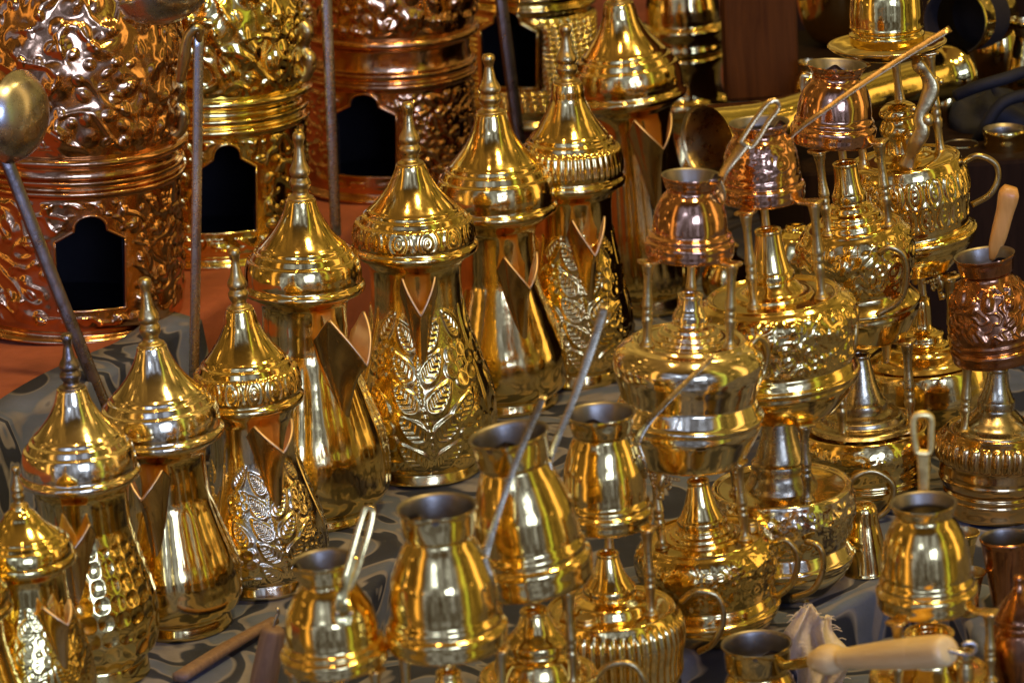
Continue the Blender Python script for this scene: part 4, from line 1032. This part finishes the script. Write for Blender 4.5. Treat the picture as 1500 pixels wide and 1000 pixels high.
# ------------------------------------------------------------------ the market street around, as a procedural environment
w = bpy.data.worlds.new('World'); SC.world = w; w.use_nodes = True
nt = w.node_tree; nt.nodes.clear()
outw = nt.nodes.new('ShaderNodeOutputWorld'); bg = nt.nodes.new('ShaderNodeBackground'); nt.links.new(bg.outputs[0], outw.inputs[0])
tc = nt.nodes.new('ShaderNodeTexCoord').outputs['Generated']
sx = nt.nodes.new('ShaderNodeSeparateXYZ'); nt.links.new(tc, sx.inputs[0])
def M(op, a, b=None, c=None):
    n = nt.nodes.new('ShaderNodeMath'); n.operation = op
    for k, x in enumerate((a, b, c)):
        if x is None: continue
        if isinstance(x, (int, float)): n.inputs[k].default_value = x
        else: nt.links.new(x, n.inputs[k])
    return n.outputs[0]
az = M('MULTIPLY', M('ARCTAN2', sx.outputs[0], M('MULTIPLY', sx.outputs[1], -1)), 180 / PI)   # 0 = behind the camera, + right
el = M('MULTIPLY', M('ARCSINE', sx.outputs[2]), 180 / PI)
def bx(v, a, b, s):
    return M('MULTIPLY', mrange(nt, v, a - s, a + s, 0, 1, True), mrange(nt, v, b - s, b + s, 1, 0, True))
def comb(x, y, z=0.0):
    n = nt.nodes.new('ShaderNodeCombineXYZ')
    for k, q in enumerate((x, y, z)):
        if isinstance(q, (int, float)): n.inputs[k].default_value = q
        else: nt.links.new(q, n.inputs[k])
    return n.outputs[0]
def rgb(c, f):
    n = nt.nodes.new('ShaderNodeVectorMath'); n.operation = 'SCALE'; n.inputs[0].default_value = c
    if isinstance(f, (int, float)): n.inputs['Scale'].default_value = f
    else: nt.links.new(f, n.inputs['Scale'])
    return n.outputs[0]
def vadd(a, b):
    n = nt.nodes.new('ShaderNodeVectorMath'); n.operation = 'ADD'; nt.links.new(a, n.inputs[0]); nt.links.new(b, n.inputs[1]); return n.outputs[0]
wz = nz(nt, comb(M('MULTIPLY', az, .06), M('MULTIPLY', el, .06)), 1.0, 3, .6)       # wobble for edges
wz = M('MULTIPLY', M('SUBTRACT', wz, .5), 14)
azw, elw = M('ADD', az, wz), M('ADD', el, wz)
stripes = nz(nt, comb(M('MULTIPLY', az, .22), M('MULTIPLY', el, .045)), 1.0, 4, .65)
stripes = mrange(nt, stripes, .36, .66, 0.0, 1, True)
def cells(wa, we, seed):
    n = nt.nodes.new('ShaderNodeTexWhiteNoise'); n.noise_dimensions = '3D'
    row = M('FLOOR', M('DIVIDE', elw2, we))
    nt.links.new(comb(M('FLOOR', M('DIVIDE', M('ADD', azw2, M('MULTIPLY', row, wa * .37)), wa)), row, seed), n.inputs['Vector'])
    return n.outputs['Value']
wz2 = M('MULTIPLY', M('SUBTRACT', nz(nt, comb(M('MULTIPLY', az, .1), M('MULTIPLY', el, .1), 7.0), 1.0, 2, .5), .5), 5)
azw2, elw2 = M('ADD', az, wz2), M('ADD', el, wz2)
c1, c2 = cells(7.0, 13.0, 1.5), cells(3.1, 5.5, 4.5)
fronts = M('MULTIPLY', M('POWER', c1, 1.3), M('ADD', .35, M('MULTIPLY', c2, .9)))
crowd = nz(nt, comb(M('MULTIPLY', az, .30), M('MULTIPLY', el, .12), 3.1), 1.0, 4, .6)
crowd = mrange(nt, crowd, .42, .56, .12, 1, True)
# daylit street in front of the stall
street = M('MULTIPLY', bx(az, -44, 38, 1.2), bx(el, -62, 42, 5))
lvl = M('ADD', M('MULTIPLY', bx(el, -62, -12, 5), .40), M('MULTIPLY', bx(el, -12, 42, 5), .64))
lvl = M('MULTIPLY', lvl, M('ADD', .06, M('ADD', M('MULTIPLY', stripes, .25), M('MULTIPLY', fronts, 1.6))))
dark = M('SUBTRACT', 1, M('MULTIPLY', bx(el, -24, 2, 4), M('SUBTRACT', 1, crowd)))
c = rgb((.50, .67, 1.50), M('MULTIPLY', M('MULTIPLY', street, lvl), M('MULTIPLY', dark, 1.0)))
# gaps of open sky between the awnings
sky = M('MULTIPLY', bx(azw, 6, 24, .8), bx(elw, 4, 19, .8))
sky2 = M('MULTIPLY', bx(azw, -26, -14, 1), bx(elw, 22, 30, 1))
c = vadd(c, rgb((.70, .98, 2.2), M('MULTIPLY', M('ADD', sky, M('MULTIPLY', sky2, .4)), 9.0)))
# lit shops to the right
shop = M('MULTIPLY', bx(az, 38, 150, 3), bx(el, -55, 62, 10))
c = vadd(c, rgb((.44, .32, .09), M('MULTIPLY', shop, M('ADD', .04, M('ADD', M('MULTIPLY', stripes, .2), M('MULTIPLY', fronts, .8))))))
tube1 = M('MULTIPLY', bx(az, 48, 53, 1.0), bx(elw, -35, 52, 5))
c = vadd(c, rgb((.66, .90, .16), M('MULTIPLY', tube1, .9)))
tube2 = M('MULTIPLY', bx(az, 84, 96, 2.0), bx(elw, -10, 40, 5))
c = vadd(c, rgb((1.0, .62, .22), M('MULTIPLY', tube2, 2.0)))
# dim stalls to the left with bulbs
left = M('MULTIPLY', bx(az, -160, -44, 3), bx(el, -55, 60, 10))
c = vadd(c, rgb((.40, .23, .07), M('MULTIPLY', left, M('ADD', .05, M('ADD', M('MULTIPLY', stripes, .25), M('MULTIPLY', fronts, .5))))))
vo = nt.nodes.new('ShaderNodeTexVoronoi'); vo.inputs['Scale'].default_value = 1.0
nt.links.new(comb(M('MULTIPLY', az, .085), M('MULTIPLY', el, .085)), vo.inputs['Vector'])
bulbs = mrange(nt, vo.outputs['Distance'], .10, .17, 1, 0, True)
bm = M('MAXIMUM', M('MULTIPLY', bx(az, -150, -46, 2), bx(el, -8, 58, 5)), M('MULTIPLY', bx(az, 56, 150, 2), bx(el, 12, 60, 5)))
c = vadd(c, rgb((1.0, .58, .20), M('MULTIPLY', M('MULTIPLY', bulbs, bm), 6.0)))
tb3 = M('MULTIPLY', bx(az, -62, -55, 1), bx(elw, -20, 40, 4))
c = vadd(c, rgb((1.0, .55, .16), M('MULTIPLY', tb3, 1.6)))
# warm shop interior behind and above the stall
ins = M('MULTIPLY', M('MAXIMUM', bx(az, 140, 200, 6), bx(az, -200, -140, 6)), bx(el, 1, 75, 4))
c = vadd(c, rgb((.60, .42, .13), M('MULTIPLY', ins, M('ADD', .16, M('ADD', M('MULTIPLY', stripes, .25), M('MULTIPLY', fronts, .7))))))
# dim warm ceiling
c = vadd(c, rgb((.30, .17, .06), M('MULTIPLY', mrange(nt, el, 35, 80, 0, 1, True), .6)))
c = vadd(c, rgb((.042, .028, .011), 1.0))
nt.links.new(c, bg.inputs[0]); bg.inputs[1].default_value = 1.0

def area(name, loc, target, size, power, col, sy=None):
    l = bpy.data.lights.new(name, 'AREA'); l.energy = power; l.color = col; l.size = size
    if sy: l.shape = 'RECTANGLE'; l.size_y = sy
    else: l.shape = 'DISK'
    o = bpy.data.objects.new(name, l); COL.objects.link(o); o.location = loc
    o.rotation_euler = (Vector(target) - Vector(loc)).to_track_quat('-Z', 'Y').to_euler()
    return o
area('warm_stall_lamp', (.55, 1.65, 2.1), (0, 2.5, .1), .30, 26, (1, .72, .31))
area('warm_stall_lamp', (-.35, 1.9, 2.2), (0, 2.6, .1), .12, 5, (1, .60, .24))
area('warm_stall_lamp', (.9, 2.5, 1.9), (.1, 2.7, .1), .12, 6, (1, .72, .25))

# ------------------------------------------------------------------ render settings
SC.view_settings.view_transform = 'Standard'; SC.view_settings.look = 'None'
SC.view_settings.exposure = -0.15; SC.view_settings.gamma = 1; SC.view_settings.use_curve_mapping = False
SC.render.engine = 'CYCLES'
cy = SC.cycles
cy.max_bounces = 10; cy.glossy_bounces = 8; cy.diffuse_bounces = 3; cy.transmission_bounces = 2
cy.sample_clamp_indirect = 8; cy.blur_glossy = .3; cy.caustics_reflective = True
cy.use_denoising = True; cy.denoiser = 'OPENIMAGEDENOISE'
cy.use_adaptive_sampling = False
